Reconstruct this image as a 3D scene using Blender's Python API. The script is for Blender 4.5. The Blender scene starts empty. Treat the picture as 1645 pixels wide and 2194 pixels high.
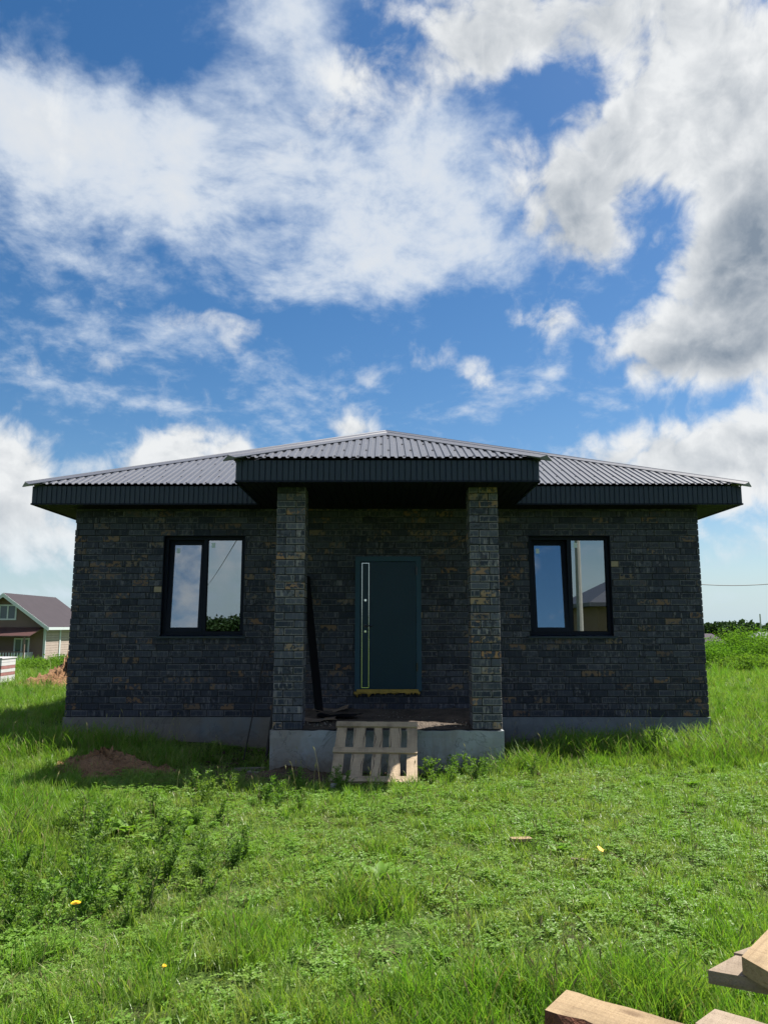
import bpy, math, random
import numpy as np
from mathutils import Vector, Matrix, Euler

random.seed(7)
rng = np.random.default_rng(11)
scene = bpy.context.scene
R = math.radians

# ------------------------------------------------------------------ camera
CAM_H, PITCH, FPX, PW, PH = 1.75, R(8.46), 1648.0, 1645.0, 2194.0
cam_d = bpy.data.cameras.new('camera')
cam_d.sensor_fit = 'VERTICAL'
cam_d.sensor_height = 36.0
cam_d.lens = 36.0 * FPX / PH
cam_d.clip_start = 0.05
cam_d.clip_end = 20000
cam = bpy.data.objects.new('camera', cam_d)
scene.collection.objects.link(cam)
cam.location = (0, 0, CAM_H)
cam.rotation_euler = (R(90) + PITCH, 0, 0)
scene.camera = cam

# ------------------------------------------------------------------ node helpers
class NT:
    """small helper to write node trees as expressions"""
    def __init__(self, tree):
        self.t = tree
    def new(self, typ, **kw):
        n = self.t.nodes.new(typ)
        for k, v in kw.items():
            setattr(n, k, v)
        return n
    def put(self, sock, v):
        if isinstance(v, bpy.types.NodeSocket):
            self.t.links.new(v, sock)
        elif v is not None:
            if hasattr(sock, 'default_value') and isinstance(v, (tuple, list)) and len(v) == 3 and len(sock.default_value) == 4:
                v = (*v, 1.0)
            sock.default_value = v
    def m(self, op, a, b=None, c=None, clamp=False):
        n = self.new('ShaderNodeMath', operation=op, use_clamp=clamp)
        for i, v in enumerate((a, b, c)):
            if v is not None:
                self.put(n.inputs[i], v)
        return n.outputs[0]
    def vm(self, op, a, b=None, s=None):
        n = self.new('ShaderNodeVectorMath', operation=op)
        self.put(n.inputs[0], a)
        if b is not None:
            self.put(n.inputs[1], b)
        if s is not None:
            self.put(n.inputs['Scale'], s)
        return n.outputs['Value'] if op in ('DOT_PRODUCT', 'LENGTH', 'DISTANCE') else n.outputs[0]
    def xyz(self, x, y, z):
        n = self.new('ShaderNodeCombineXYZ')
        for i, v in enumerate((x, y, z)):
            self.put(n.inputs[i], v)
        return n.outputs[0]
    def sep(self, v):
        n = self.new('ShaderNodeSeparateXYZ')
        self.put(n.inputs[0], v)
        return n.outputs
    def noise(self, vec, scale, detail=4.0, rough=0.55, dist=0.0, out=0, lac=2.0):
        n = self.new('ShaderNodeTexNoise')
        if vec is not None:
            self.put(n.inputs['Vector'], vec)
        n.inputs['Scale'].default_value = scale
        n.inputs['Detail'].default_value = detail
        n.inputs['Roughness'].default_value = rough
        n.inputs['Lacunarity'].default_value = lac
        n.inputs['Distortion'].default_value = dist
        return n.outputs[out]
    def voro(self, vec, scale, feature='F1', detail=0.0, rough=0.5):
        n = self.new('ShaderNodeTexVoronoi', feature=feature)
        self.put(n.inputs['Vector'], vec)
        n.inputs['Scale'].default_value = scale
        if 'Detail' in n.inputs:
            n.inputs['Detail'].default_value = detail
            n.inputs['Roughness'].default_value = rough
        return n.outputs['Distance']
    def mix(self, f, a, b, mode='MIX'):
        n = self.new('ShaderNodeMix', data_type='RGBA', blend_type=mode)
        self.put(n.inputs[0], f)
        self.put(n.inputs[6], a)
        self.put(n.inputs[7], b)
        return n.outputs[2]
    def ss(self, v, lo, hi, a=0.0, b=1.0):
        n = self.new('ShaderNodeMapRange', interpolation_type='SMOOTHSTEP')
        self.put(n.inputs[0], v)
        self.put(n.inputs[1], lo); self.put(n.inputs[2], hi)
        self.put(n.inputs[3], a); self.put(n.inputs[4], b)
        return n.outputs[0]
    def lin(self, v, lo, hi, a=0.0, b=1.0):
        n = self.new('ShaderNodeMapRange')
        self.put(n.inputs[0], v)
        self.put(n.inputs[1], lo); self.put(n.inputs[2], hi)
        self.put(n.inputs[3], a); self.put(n.inputs[4], b)
        return n.outputs[0]
    def bump(self, h, strength=0.4, dist=0.01):
        n = self.new('ShaderNodeBump')
        n.inputs['Strength'].default_value = strength
        n.inputs['Distance'].default_value = dist
        self.put(n.inputs['Height'], h)
        return n.outputs[0]

# ------------------------------------------------------------------ sun and sky
SUN = Vector((0.545, 0.30, 1.0)).normalized()          # towards the sun
SUN_EL = math.asin(SUN.z)
SUN_AZ = math.atan2(SUN.x, SUN.y)
EXPOSURE = 1.1
SKY_STRENGTH = 0.0505

sun_d = bpy.data.lights.new('sun', 'SUN')
sun_d.energy = 5.0
sun_d.angle = R(0.53)
sun_d.color = (1.0, 0.95, 0.87)
sun = bpy.data.objects.new('sun', sun_d)
scene.collection.objects.link(sun)
sun.location = (30, 5, 50)
sun.rotation_euler = SUN.to_track_quat('Z', 'Y').to_euler()

world = bpy.data.worlds.new('World')
scene.world = world
world.use_nodes = True
wt = world.node_tree
wt.nodes.clear()
W = NT(wt)

def azel(px, py):
    u, v = (px - PW / 2) / FPX, (PH / 2 - py) / FPX
    c, s = math.cos(PITCH), math.sin(PITCH)
    d = Vector((u, c - v * s, s + v * c)).normalized()
    return math.atan2(d.x, d.y), math.asin(d.z)

tc = W.new('ShaderNodeTexCoord')
D = W.vm('NORMALIZE', tc.outputs['Generated'])
dx, dy, dz = W.sep(D)
AZ = W.m('ARCTAN2', dx, dy)
EL = W.m('ARCSINE', dz)
AE = W.xyz(AZ, EL, 0.0)

SKY_A, SKY_E = (-.64, .64), (-.04, .82)                # the stretch of sky with placed clouds (azimuth, elevation)
def curve_triplet(val, lo, hi, rows):
    """three functions of one angle as curves; rows (3, n)"""
    n = W.new('ShaderNodeRGBCurve')
    mp = n.mapping
    mp.use_clip = False
    t = W.lin(val, lo, hi)
    W.put(n.inputs['Color'], W.xyz(t, t, t))
    mn, mx = float(rows.min()), float(rows.max())
    k = rows.shape[1]
    for c in range(3):
        cv = mp.curves[c]
        cv.points[0].location = (0.0, (rows[c, 0] - mn) / (mx - mn))
        cv.points[1].location = (1.0, (rows[c, -1] - mn) / (mx - mn))
        for i in range(1, k - 1):
            cv.points.new(i / (k - 1), (rows[c, i] - mn) / (mx - mn))
        for p in cv.points:
            p.handle_type = 'VECTOR'
    mp.update()
    o = W.new('ShaderNodeVectorMath', operation='MULTIPLY_ADD')
    W.put(o.inputs[0], n.outputs[0])
    o.inputs[1].default_value = (mx - mn,) * 3; o.inputs[2].default_value = (mn,) * 3
    return o.outputs[0]

def blobs(items, rank=6, na=72, ne=56):
    """soft elliptical weights on the sky sphere, (px, py, rx, ry, tilt degrees, weight), summed and factored into curves of azimuth and elevation"""
    ga, ge = np.linspace(*SKY_A, na), np.linspace(*SKY_E, ne)
    GA, GE = np.meshgrid(ga, ge)
    F = np.zeros_like(GA)
    for (px, py, rx, ry, rot, amp) in items:
        a, e = azel(px, py)
        c, s = math.cos(R(rot)), math.sin(R(rot))
        x, y = GA - a, GE - e
        F += amp * np.exp(-((c * x + s * y) * FPX / rx) ** 2 - ((-s * x + c * y) * FPX / ry) ** 2)
    U, S, V = np.linalg.svd(F, full_matrices=False)
    print('sky field residual', float(np.abs(F - (U[:, :rank] * S[:rank]) @ V[:rank]).max()))
    acc = None
    for k in range(0, rank, 3):
        q = np.sqrt(S[k:k + 3])[:, None]
        e_ = curve_triplet(EL, *SKY_E, (U[:, k:k + 3].T * q))
        a_ = curve_triplet(AZ, *SKY_A, V[k:k + 3] * q)
        d = W.vm('DOT_PRODUCT', e_, a_)
        acc = d if acc is None else W.m('ADD', acc, d)
    return acc

# thin, high, wispy sheet
SHEET = [(330, 320, 460, 150, -6, .95), (880, 400, 260, 190, 0, .8), (60, 250, 200, 90, 0, .5), (120, 50, 300, 60, 0, -.45), (820, 560, 240, 70, 6, .42), (600, 690, 300, 40, 0, -.2), (300, 640, 200, 30, 0, -.2),
         (110, 470, 220, 90, 0, .5), (430, 735, 210, 55, -12, .62), (120, 715, 160, 60, 0, .42), (170, 835, 170, 26, -4, .5),
         (810, 780, 70, 50, 0, .35), (540, 80, 110, 110, 0, .55), (690, 120, 70, 80, 0, .6), (270, 600, 120, 34, 0, .42),
         (1180, 800, 85, 20, 45, .62), (1060, 860, 110, 22, 20, .3), (70, 20, 150, 50, 0, .35), (640, 15, 60, 36, 0, .5), (1290, 850, 60, 40, 0, .4),
         (260, 120, 130, 60, 0, -.35), (500, 960, 150, 34, 0, .42), (400, 880, 190, 14, -5, .42), (1060, 545, 130, 60, 0, .45),
         (700, 850, 120, 60, 20, .28), (770, 260, 90, 40, 0, -.22), (1000, 700, 160, 60, 0, -.25), (640, 640, 160, 40, 6, .2)]
# thick cumulus
CUMULUS = [(1130, 50, 330, 105, 0, .82), (1500, 110, 260, 170, 0, .80), (1450, 300, 240, 100, 0, .52), (1640, 330, 160, 150, 0, .5), (760, 170, 75, 55, 0, .62), (900, 190, 110, 60, 0, .45),
           (1120, 205, 170, 40, 0, -.55), (1225, 400, 150, 110, 0, .80), (1265, 500, 100, 60, 0, .5), (1400, 440, 70, 70, 0, -.5),
           (1570, 590, 170, 150, 0, .95), (1660, 500, 120, 190, 0, .6), (1375, 720, 85, 52, 0, .66), (1500, 770, 170, 60, 0, .8),
           (1187, 692, 38, 32, 0, .62), (1015, 795, 38, 32, 0, .5), (1035, 850, 24, 18, 0, .5),
           (0, 1000, 105, 90, 0, 1.0), (40, 1110, 110, 70, 0, .65), (395, 960, 80, 64, 0, .9), (510, 950, 40, 36, 0, .8), (760, 925, 62, 34, 0, .9), (330, 1000, 140, 30, 0, .5),
           (1400, 985, 210, 60, -4, .85), (1600, 960, 130, 75, 0, .85), (1560, 1080, 210, 70, 0, .62), (1590, 1180, 140, 40, 0, .5),
           (40, 1190, 130, 40, 0, .55), (150, 1265, 120, 22, 0, .45), (1600, 1275, 60, 18, 0, .46)]
# where cloud is deep enough to look grey
DEEP = [(1200, 420, 130, 110, 0, .85), (1270, 510, 90, 50, 0, .6), (1580, 640, 150, 140, 0, .85), (1480, 770, 170, 55, 0, .7), (1120, 70, 290, 70, 0, .6), (1350, 150, 250, 90, 0, .4), (1660, 480, 130, 120, 0, .7),
        (1350, 770, 90, 30, 0, .5), (1500, 1090, 200, 50, 0, .3), (1340, 1010, 150, 24, 0, .25), (60, 1110, 130, 50, 0, .5), (10, 1010, 70, 30, 0, .35), (420, 985, 90, 22, 0, .35), (1500, 1000, 220, 30, 0, .3), (250, 480, 350, 70, -5, .25), (350, 1015, 120, 16, 0, .3)]

front = W.m('MULTIPLY', W.ss(W.m('ABSOLUTE', AZ), .50, .64, 1, 0), W.ss(EL, .70, .82, 1, 0))   # the placed clouds end, chance ones go on
wander = W.noise(D, 2.1, 2.0, .55)
rest = W.m('MULTIPLY', W.m('SUBTRACT', 1.0, front), W.ss(wander, .42, .66, 0.0, 1.0))
bank = W.ss(W.vm('DOT_PRODUCT', D, Vector((-.245, -.95, .19)).normalized()), .955, .995)     # cloud bank the left window mirrors
clear = W.ss(W.vm('DOT_PRODUCT', D, Vector((.20, -.93, .30)).normalized()), .965, .99, 1, 0)  # open sky the right window mirrors
rest = W.m('MULTIPLY', W.m('MAXIMUM', rest, W.m('MULTIPLY', bank, .62)), clear)
covA = W.m('MULTIPLY_ADD', rest, .8, W.m('MULTIPLY', front, blobs(SHEET, 9)))
covB = W.m('MULTIPLY_ADD', rest, .75, W.m('MULTIPLY', front, blobs(CUMULUS, 12)))
deep = W.m('MULTIPLY_ADD', rest, .3, W.m('MULTIPLY', front, blobs(DEEP, 6)))

# sheet: planar coordinates, as a flat layer high overhead
inv = W.m('DIVIDE', 1.0, W.m('ADD', W.m('MAXIMUM', dz, 0.0), .30))
plan = W.vm('SCALE', W.xyz(dx, W.m('MULTIPLY', dy, .85), .12), s=inv)
warp = W.vm('SCALE', W.vm('SUBTRACT', W.noise(plan, 3.4, 2, .5, out=1), (0.5, 0.5, 0.5)), s=.10)
plan = W.vm('ADD', plan, warp)
nA = W.noise(plan, 6.0, 9.0, .63)
nA2 = W.noise(W.vm('MULTIPLY', plan, (1.0, 1.25, 1.0)), 19.0, 4.0, .60)
fA = W.m('MULTIPLY_ADD', W.m('SUBTRACT', nA2, .5), .60, nA)
rawA = W.m('MULTIPLY_ADD', W.m('SUBTRACT', fA, .5), 1.75, covA)
denA = W.ss(rawA, .08, 1.05)

def billow(vec):
    big = W.noise(vec, 8.0, 8.0, .62)
    n = W.new('ShaderNodeTexNoise', noise_type='RIDGED_MULTIFRACTAL', normalize=False)
    W.put(n.inputs['Vector'], vec)
    n.inputs['Scale'].default_value = 21.0; n.inputs['Detail'].default_value = 3.0; n.inputs['Roughness'].default_value = .55
    n.inputs['Offset'].default_value = 1.0; n.inputs['Gain'].default_value = 1.2
    puff = W.m('SUBTRACT', 1.0, n.outputs[0])
    return W.m('MULTIPLY_ADD', W.m('SUBTRACT', big, .5), 2.2, W.m('MULTIPLY', puff, .16)), big
DB = W.vm('ADD', D, W.vm('SCALE', W.noise(D, 11.0, 1, .5, out=1), s=.05))
b0, big0 = billow(DB)
b1, big1 = billow(W.vm('ADD', DB, (0.016, 0.003, 0.022)))      # the same cloud a little nearer the sun
rawB = W.m('ADD', covB, b0)
denB = W.ss(rawB, .24, .82)
relief = W.m('SUBTRACT', b0, b1)
thick = W.ss(W.m('MULTIPLY_ADD', b0, .55, deep), .10, 1.25)
lightB = W.m('MULTIPLY_ADD', relief, .80, W.m('MULTIPLY_ADD', thick, -.55, .93))
core = W.ss(rawB, .6, 1.6)
lightB = W.m('MULTIPLY_ADD', core, -.20, lightB)
colB = W.mix(W.lin(lightB, .05, .98), (.25, .31, .385), (.93, .95, .96))
colA = W.mix(W.ss(rawA, .4, 1.6), (.68, .78, .92), (.86, .89, .92))

sky = W.new('ShaderNodeTexSky', sky_type='NISHITA')
sky.sun_disc = False
sky.sun_elevation = SUN_EL
sky.sun_rotation = SUN_AZ
sky.altitude = 120
sky.air_density = 1.0
sky.dust_density = 0.6
sky.ozone_density = 2.2
CLOUD = 8.6                                            # cloud radiance in the sky texture's own units
hs = W.new('ShaderNodeHueSaturation')
hs.inputs['Saturation'].default_value = 1.32
hs.inputs['Value'].default_value = 1.05
W.put(hs.inputs['Color'], sky.outputs[0])
c1 = W.mix(W.m('MULTIPLY', denA, .93), hs.outputs[0], W.vm('SCALE', colA, s=CLOUD))
c2 = W.mix(W.m('MULTIPLY', denB, .98), c1, W.vm('SCALE', colB, s=CLOUD))
air = W.ss(EL, -.01, .15, .82, 0)                        # pale air low over the horizon
c3 = W.mix(W.m('MULTIPLY', air, 1.0), c2, (5.0, 6.6, 7.7))
bg = W.new('ShaderNodeBackground')
W.put(bg.inputs['Color'], c3)
bg.inputs['Strength'].default_value = SKY_STRENGTH
world.cycles.sampling_method = 'MANUAL'
world.cycles.sample_map_resolution = 256
wo = W.new('ShaderNodeOutputWorld')
wt.links.new(bg.outputs[0], wo.inputs[0])

scene.view_settings.view_transform = 'Standard'
scene.view_settings.look = 'None'
scene.view_settings.exposure = EXPOSURE
scene.view_settings.gamma = 1.0
scene.view_settings.use_curve_mapping = False
scene.cycles.max_bounces = 8
scene.cycles.diffuse_bounces = 3
scene.cycles.glossy_bounces = 3
scene.cycles.transmission_bounces = 4
scene.cycles.transparent_max_bounces = 8
scene.cycles.use_denoising = True
scene.cycles.use_adaptive_sampling = True
scene.cycles.adaptive_threshold = .012
scene.cycles.adaptive_min_samples = 16
scene.cycles.sample_clamp_indirect = 6.0

# ------------------------------------------------------------------ materials
def new_mat(name):
    m = bpy.data.materials.new(name)
    m.use_nodes = True
    m.node_tree.nodes.clear()
    n = NT(m.node_tree)
    out = n.new('ShaderNodeOutputMaterial')
    return m, n, out

def principled(n, out, color, rough=.6, normal=None, metal=0.0, spec=.5):
    p = n.new('ShaderNodeBsdfPrincipled')
    n.put(p.inputs['Base Color'], color)
    n.put(p.inputs['Roughness'], rough)
    p.inputs['Metallic'].default_value = metal
    p.inputs['Specular IOR Level'].default_value = spec
    if normal is not None:
        n.put(p.inputs['Normal'], normal)
    n.t.links.new(p.outputs[0], out.inputs[0])
    return p

def pos(n):
    return n.new('ShaderNodeNewGeometry').outputs['Position']

def objc(n):
    return n.new('ShaderNodeTexCoord').outputs['Object']

def simple(name, col, rough=.6, var=.15, scale=6.0, bump=.15, spec=.5, metal=0.0, detail=5.0):
    """one colour with gentle mottling and fine relief"""
    m, n, o = new_mat(name)
    v = objc(n)
    f = n.noise(v, scale, detail, .6)
    f2 = n.noise(v, scale * 9, 3, .6)
    k = n.m('ADD', n.m('MULTIPLY', n.m('SUBTRACT', f, .5), 2 * var * 1.6), n.m('MULTIPLY_ADD', n.m('SUBTRACT', f2, .5), var, 1.0))
    c = n.vm('SCALE', col, s=k)
    principled(n, o, c, rough, n.bump(f2, bump, .004), metal, spec)
    return m

M = {}
M['navy_metal'] = simple('navy_metal', (.0045, .014, .028), .5, .12, 3, .05)
M['navy_frame'] = simple('navy_frame', (.004, .007, .016), .6, .08, 3, .03, .18)
M['soffit_metal'] = simple('soffit_metal', (.006, .007, .014), .7, .1, 3, .03, .15)
M['roof_metal'] = simple('roof_metal', (.080, .085, .104), .45, .08, 2.2, .03, .45)
M['roof_cap'] = simple('roof_cap', (.090, .094, .112), .42, .05, 2.2, .02, .45)
M['screw'] = simple('screw', (.03, .03, .04), .5, .05)
M['mortar'] = simple('mortar', (.012, .013, .016), .9, .2, 20, .3)
M['inner_wall'] = simple('inner_wall', (.22, .21, .20), .9, .1)
M['door_paint'] = simple('door_paint', (.006, .027, .047), .30, .08, 4, .02, .2)
M['door_frame'] = simple('door_frame', (.020, .058, .092), .45, .06, 4, .02, .25)
M['steel'] = simple('steel', (.75, .74, .70), .12, .03, 5, 0, .5, 1.0)
M['dark_steel'] = simple('dark_steel', (.05, .05, .055), .3, .05, 5, 0, .5, 1.0)
M['foam'] = simple('foam', (.33, .22, .045), .85, .3, 14, .6)
M['sticker'] = simple('sticker', (.62, .70, .74), .5, .05)
M['cardboard'] = simple('cardboard', (.20, .145, .10), .9, .25, 8, .3)
M['black_board'] = simple('black_board', (.004, .004, .006), .8, .2, 5, .1, .1)
M['rebar'] = simple('rebar', (.016, .013, .012), .7, .2, 8, .2)
M['white_trim'] = simple('white_trim', (.46, .50, .51), .5, .06)
M['cottage_wall'] = simple('cottage_wall', (.150, .100, .085), .8, .12, 2, .1)
M['cottage_side_lit'] = simple('cottage_side_lit', (.34, .27, .235), .8, .12, 2, .1)  # paler copy of the wall colour, sunlight on this side put into it
M['cottage_roof'] = simple('cottage_roof', (.050, .043, .049), .85, .1, 1.2, .1, .1)
M['porch_red'] = simple('porch_red', (.075, .036, .034), .5, .1, 2, .1)
M['window_dark'] = simple('window_dark', (.05, .075, .10), .08, .1, 1, 0)
M['white_film'] = simple('white_film', (.50, .49, .49), .45, .12, 6, .3)
M['red_brick'] = simple('red_brick', (.25, .11, .10), .8, .25, 6, .3)
M['yellow_petal'] = simple('yellow_petal', (.80, .50, .01), .6, .1, 30, .1)
M['dead_leaf'] = simple('dead_leaf', (.62, .40, .05), .7, .2, 30, .2)
M['grey_block'] = simple('grey_block', (.36, .35, .33), .9, .2, 9, .4)
M['wire'] = simple('wire', (.03, .03, .035), .6, .05)
M['pole_concrete'] = simple('pole_concrete', (.38, .37, .34), .9, .15, 5, .3)
M['slate_roof'] = simple('slate_roof', (.055, .06, .075), .5, .1, 2, .1)
M['tan_brick'] = simple('tan_brick', (.27, .18, .11), .85, .2, 9, .2)
M['village_roof'] = simple('village_roof', (.10, .085, .10), .95, .1, .5, .1, .05)
M['village_pale'] = simple('village_pale', (.20, .21, .21), .95, .1, .5, .1, .05)

def mk_glass():
    m, n, o = new_mat('window_glass')
    g = n.new('ShaderNodeBsdfGlossy')
    g.inputs['Color'].default_value = (.93, .97, 1.0, 1)
    g.inputs['Roughness'].default_value = 0.0
    t = n.new('ShaderNodeBsdfTransparent')
    t.inputs['Color'].default_value = (.30, .36, .38, 1)
    fr = n.new('ShaderNodeFresnel')
    fr.inputs['IOR'].default_value = 1.5
    mx = n.new('ShaderNodeMixShader')
    n.put(mx.inputs[0], n.m('MULTIPLY_ADD', fr.outputs[0], .9, .29, clamp=True))
    n.t.links.new(t.outputs[0], mx.inputs[1]); n.t.links.new(g.outputs[0], mx.inputs[2])
    n.t.links.new(mx.outputs[0], o.inputs[0])
    return m
M['glass'] = mk_glass()

def mk_brick(name='clinker_brick', tone=(.92, .85, .92)):
    """charcoal clinker brick: own tone per brick, worn pale rims, smoky blotches, some ochre burns"""
    m, n, o = new_mat(name)
    oi = n.new('ShaderNodeObjectInfo').outputs['Random']
    at = n.new('ShaderNodeAttribute', attribute_name='seed').outputs['Fac']
    r = n.m('FRACT', n.m('MULTIPLY_ADD', oi, 7.31, at))
    r2 = n.m('FRACT', n.m('MULTIPLY', r, 13.77))
    r3 = n.m('FRACT', n.m('MULTIPLY', r, 41.13))
    P = n.vm('ADD', pos(n), n.xyz(n.m('MULTIPLY', r, 37.0), n.m('MULTIPLY', r2, 11.0), 0.0))
    uv = n.new('ShaderNodeUVMap').outputs[0]
    u, v, _ = n.sep(uv)
    eu = n.m('SUBTRACT', .5, n.m('ABSOLUTE', n.m('SUBTRACT', u, .5)))
    ev = n.m('SUBTRACT', .5, n.m('ABSOLUTE', n.m('SUBTRACT', v, .5)))
    edge = n.m('MINIMUM', n.m('MULTIPLY', eu, 2.4), ev)
    n1 = n.noise(P, 16, 4, .6)
    n2 = n.noise(P, 42, 4, .62)
    n3 = n.noise(n.vm('MULTIPLY', P, (3.2, 3.2, .5)), 9, 3, .6)
    base = n.mix(n.m('POWER', r2, 1.3), (.011, .017, .029), (.050, .060, .078))
    streak = n.ss(n3, .50, .68)
    c = n.mix(n.m('MULTIPLY', streak, n.m('MULTIPLY_ADD', r3, .8, .15)), base, (.150, .155, .155))
    rim = n.m('MULTIPLY', n.ss(n.m('ADD', edge, n.m('MULTIPLY', n.m('SUBTRACT', n2, .5), .42)), .07, .20, 1, 0), n.ss(r, .15, .9, .1, .8))
    c = n.mix(rim, c, (.130, .136, .136))
    smoke = n.m('MULTIPLY', n.ss(n1, .52, .62), n.ss(r3, .3, .7))
    c = n.mix(n.m('MULTIPLY', smoke, .75), c, (.010, .012, .020))
    burn = n.m('MULTIPLY', n.ss(n.m('FRACT', n.m('MULTIPLY', r, 91.7)), .80, .92), n.ss(n.noise(P, 15, 3, .6), .47, .57))
    c = n.mix(n.m('MULTIPLY', burn, .80), c, n.mix(r3, (.215, .125, .055), (.175, .140, .088)))
    fleck = n.ss(n.noise(P, 75, 2, .5), .70, .75)
    c = n.mix(n.m('MULTIPLY', fleck, .75), c, (.20, .19, .17))
    h = n.m('MULTIPLY_ADD', n1, .6, n2)
    principled(n, o, n.vm('MULTIPLY', c, tone), .72, n.bump(h, .6, .006), 0, .35)
    return m
M['brick'] = mk_brick()
M['pillar_brick'] = mk_brick('pillar_clinker_brick', (1.75, 1.55, 1.52))  # paler than the wall brick: beige tone plus extra sky light in colour
M['pale_brick'] = simple('pale_brick', (.27, .21, .14), .8, .2, 14, .3)

def mk_concrete(name, col, stain):
    m, n, o = new_mat(name)
    P = pos(n)
    a = n.noise(P, 1.6, 6, .62)
    b = n.noise(P, 14, 5, .65)
    c = n.noise(n.vm('MULTIPLY', P, (1, 1, .35)), 5, 4, .6, .6)
    x = n.mix(n.ss(a, .38, .66), col, tuple(k * .78 for k in col))
    x = n.mix(n.m('MULTIPLY', n.ss(c, .52, .70), .6), x, stain)
    z = n.sep(P)[2]
    splash = n.ss(n.m('ADD', z, n.m('MULTIPLY', n.m('SUBTRACT', b, .5), .5)), -.10, .24, 1, 0)
    x = n.mix(n.m('MULTIPLY', splash, .65), x, (.135, .10, .07))
    mud = n.ss(n.m('ADD', n.noise(n.vm('MULTIPLY', P, (1, 1, .7)), 1.3, 5, .6), n.m('MULTIPLY', n.sep(P)[0], -.07)), .50, .68)
    x = n.mix(n.m('MULTIPLY', mud, .55), x, (.19, .155, .12))
    crack = n.ss(n.m('ABSOLUTE', n.m('SUBTRACT', n.noise(P, 2.2, 5, .55, .8), .5)), .0, .012, 1, 0)
    x = n.mix(n.m('MULTIPLY', crack, .45), x, (.06, .06, .06))
    pit = n.ss(n.noise(P, 60, 2, .5), .70, .76)
    x = n.mix(n.m('MULTIPLY', pit, .5), x, (.09, .09, .09))
    principled(n, o, x, .85, n.bump(n.m('ADD', b, n.m('MULTIPLY', a, 2.0)), .45, .012), 0, .3)
    return m
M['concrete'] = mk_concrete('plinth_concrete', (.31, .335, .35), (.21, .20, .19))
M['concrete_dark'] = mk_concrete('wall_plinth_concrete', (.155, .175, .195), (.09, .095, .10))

def mk_soil(name, c1, c2):
    m, n, o = new_mat(name)
    P = pos(n)
    a = n.noise(P, 3, 6, .65)
    b = n.noise(P, 28, 5, .7)
    v = n.voro(P, 34, 'F1')
    x = n.mix(n.ss(a, .35, .65), c1, c2)
    x = n.mix(n.ss(b, .55, .75), x, tuple(k * 1.45 for k in c2))
    principled(n, o, x, .95, n.bump(n.m('ADD', b, n.m('MULTIPLY', v, .6)), .9, .03), 0, .2)
    return m
M['clay'] = mk_soil('clay_soil', (.185, .100, .050), (.270, .155, .085))
M['brown_soil'] = mk_soil('brown_soil', (.080, .056, .038), (.125, .088, .060))
M['porch_soil'] = mk_soil('porch_soil', (.070, .056, .045), (.120, .096, .075))
M['pebble'] = simple('pebble', (.22, .19, .16), .9, .3, 20, .3)

def mk_ground():
    m, n, o = new_mat('meadow_ground')
    P = pos(n)
    x, y, z = n.sep(P)
    big = n.noise(P, .55, 5, .6)
    mid = n.noise(P, 3.2, 6, .65)
    fine = n.noise(P, 38, 5, .7)
    far = n.ss(n.vm('LENGTH', P), 22, 60)
    soil = n.mix(n.ss(fine, .35, .7), (.050, .040, .026), (.125, .100, .062))
    thatch = n.mix(n.ss(fine, .4, .62), (.035, .070, .012), (.085, .130, .030))
    near_c = n.mix(n.ss(mid, .30, .46), soil, thatch)
    far_c = n.mix(n.ss(big, .35, .65), (.070, .130, .022), (.110, .165, .040))
    far_c = n.mix(n.ss(mid, .5, .75), far_c, (.055, .10, .02))
    principled(n, o, n.mix(far, near_c, far_c), .95, n.bump(n.m('ADD', fine, mid), .8, .03), 0, .1)
    return m
M['ground'] = mk_ground()

def mk_leaf(name, cols, dry=(.30, .27, .10), transl=.42, rough=.5, patch=1.0, dry_amount=.25, spec=.25):
    """leaf or blade: own tint per clump and patches across the meadow, light shining through"""
    m, n, o = new_mat(name)
    r = n.new('ShaderNodeObjectInfo').outputs['Random']
    P = pos(n)
    big = n.noise(P, .8 * patch, 4, .6)
    sm = n.noise(P, 22, 2, .5)
    c = n.mix(r, cols[0], cols[1])
    c = n.mix(n.ss(big, .38, .62), c, cols[2])
    c = n.mix(n.m('MULTIPLY', n.ss(n.m('ADD', n.m('MULTIPLY', r, .35), sm), .66, .82), dry_amount * 2), c, dry)
    d = n.new('ShaderNodeBsdfPrincipled')
    n.put(d.inputs['Base Color'], c)
    d.inputs['Roughness'].default_value = rough
    d.inputs['Specular IOR Level'].default_value = spec
    t = n.new('ShaderNodeBsdfTranslucent')
    n.put(t.inputs['Color'], n.mix(1.0, c, (1.25, 1.35, .55), 'MULTIPLY'))
    mx = n.new('ShaderNodeMixShader')
    mx.inputs[0].default_value = transl
    n.t.links.new(d.outputs[0], mx.inputs[1]); n.t.links.new(t.outputs[0], mx.inputs[2])
    n.t.links.new(mx.outputs[0], o.inputs[0])
    return m
M['grass'] = mk_leaf('grass_blade', ((.158, .258, .040), (.212, .304, .070), (.165, .300, .038)), dry=(.36, .34, .15), dry_amount=.18, transl=.46, rough=.38, spec=.5)
M['lush'] = mk_leaf('lush_blade', ((.108, .220, .028), (.160, .270, .042), (.118, .250, .028)), dry_amount=.12, transl=.48)
M['dry'] = mk_leaf('dry_blade', ((.27, .23, .11), (.20, .19, .085), (.22, .22, .09)), transl=.25)
M['weed'] = mk_leaf('weed_leaf', ((.100, .190, .036), (.150, .245, .050), (.110, .215, .034)), transl=.45, dry_amount=.08)
M['dock'] = mk_leaf('dock_leaf', ((.115, .225, .030), (.165, .285, .042), (.130, .260, .030)), transl=.4, dry_amount=.06)
M['bush'] = mk_leaf('bush_leaf', ((.085, .185, .022), (.135, .230, .035), (.105, .215, .025)), transl=.4, patch=.6, dry_amount=.05, rough=.8, spec=.05)
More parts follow.
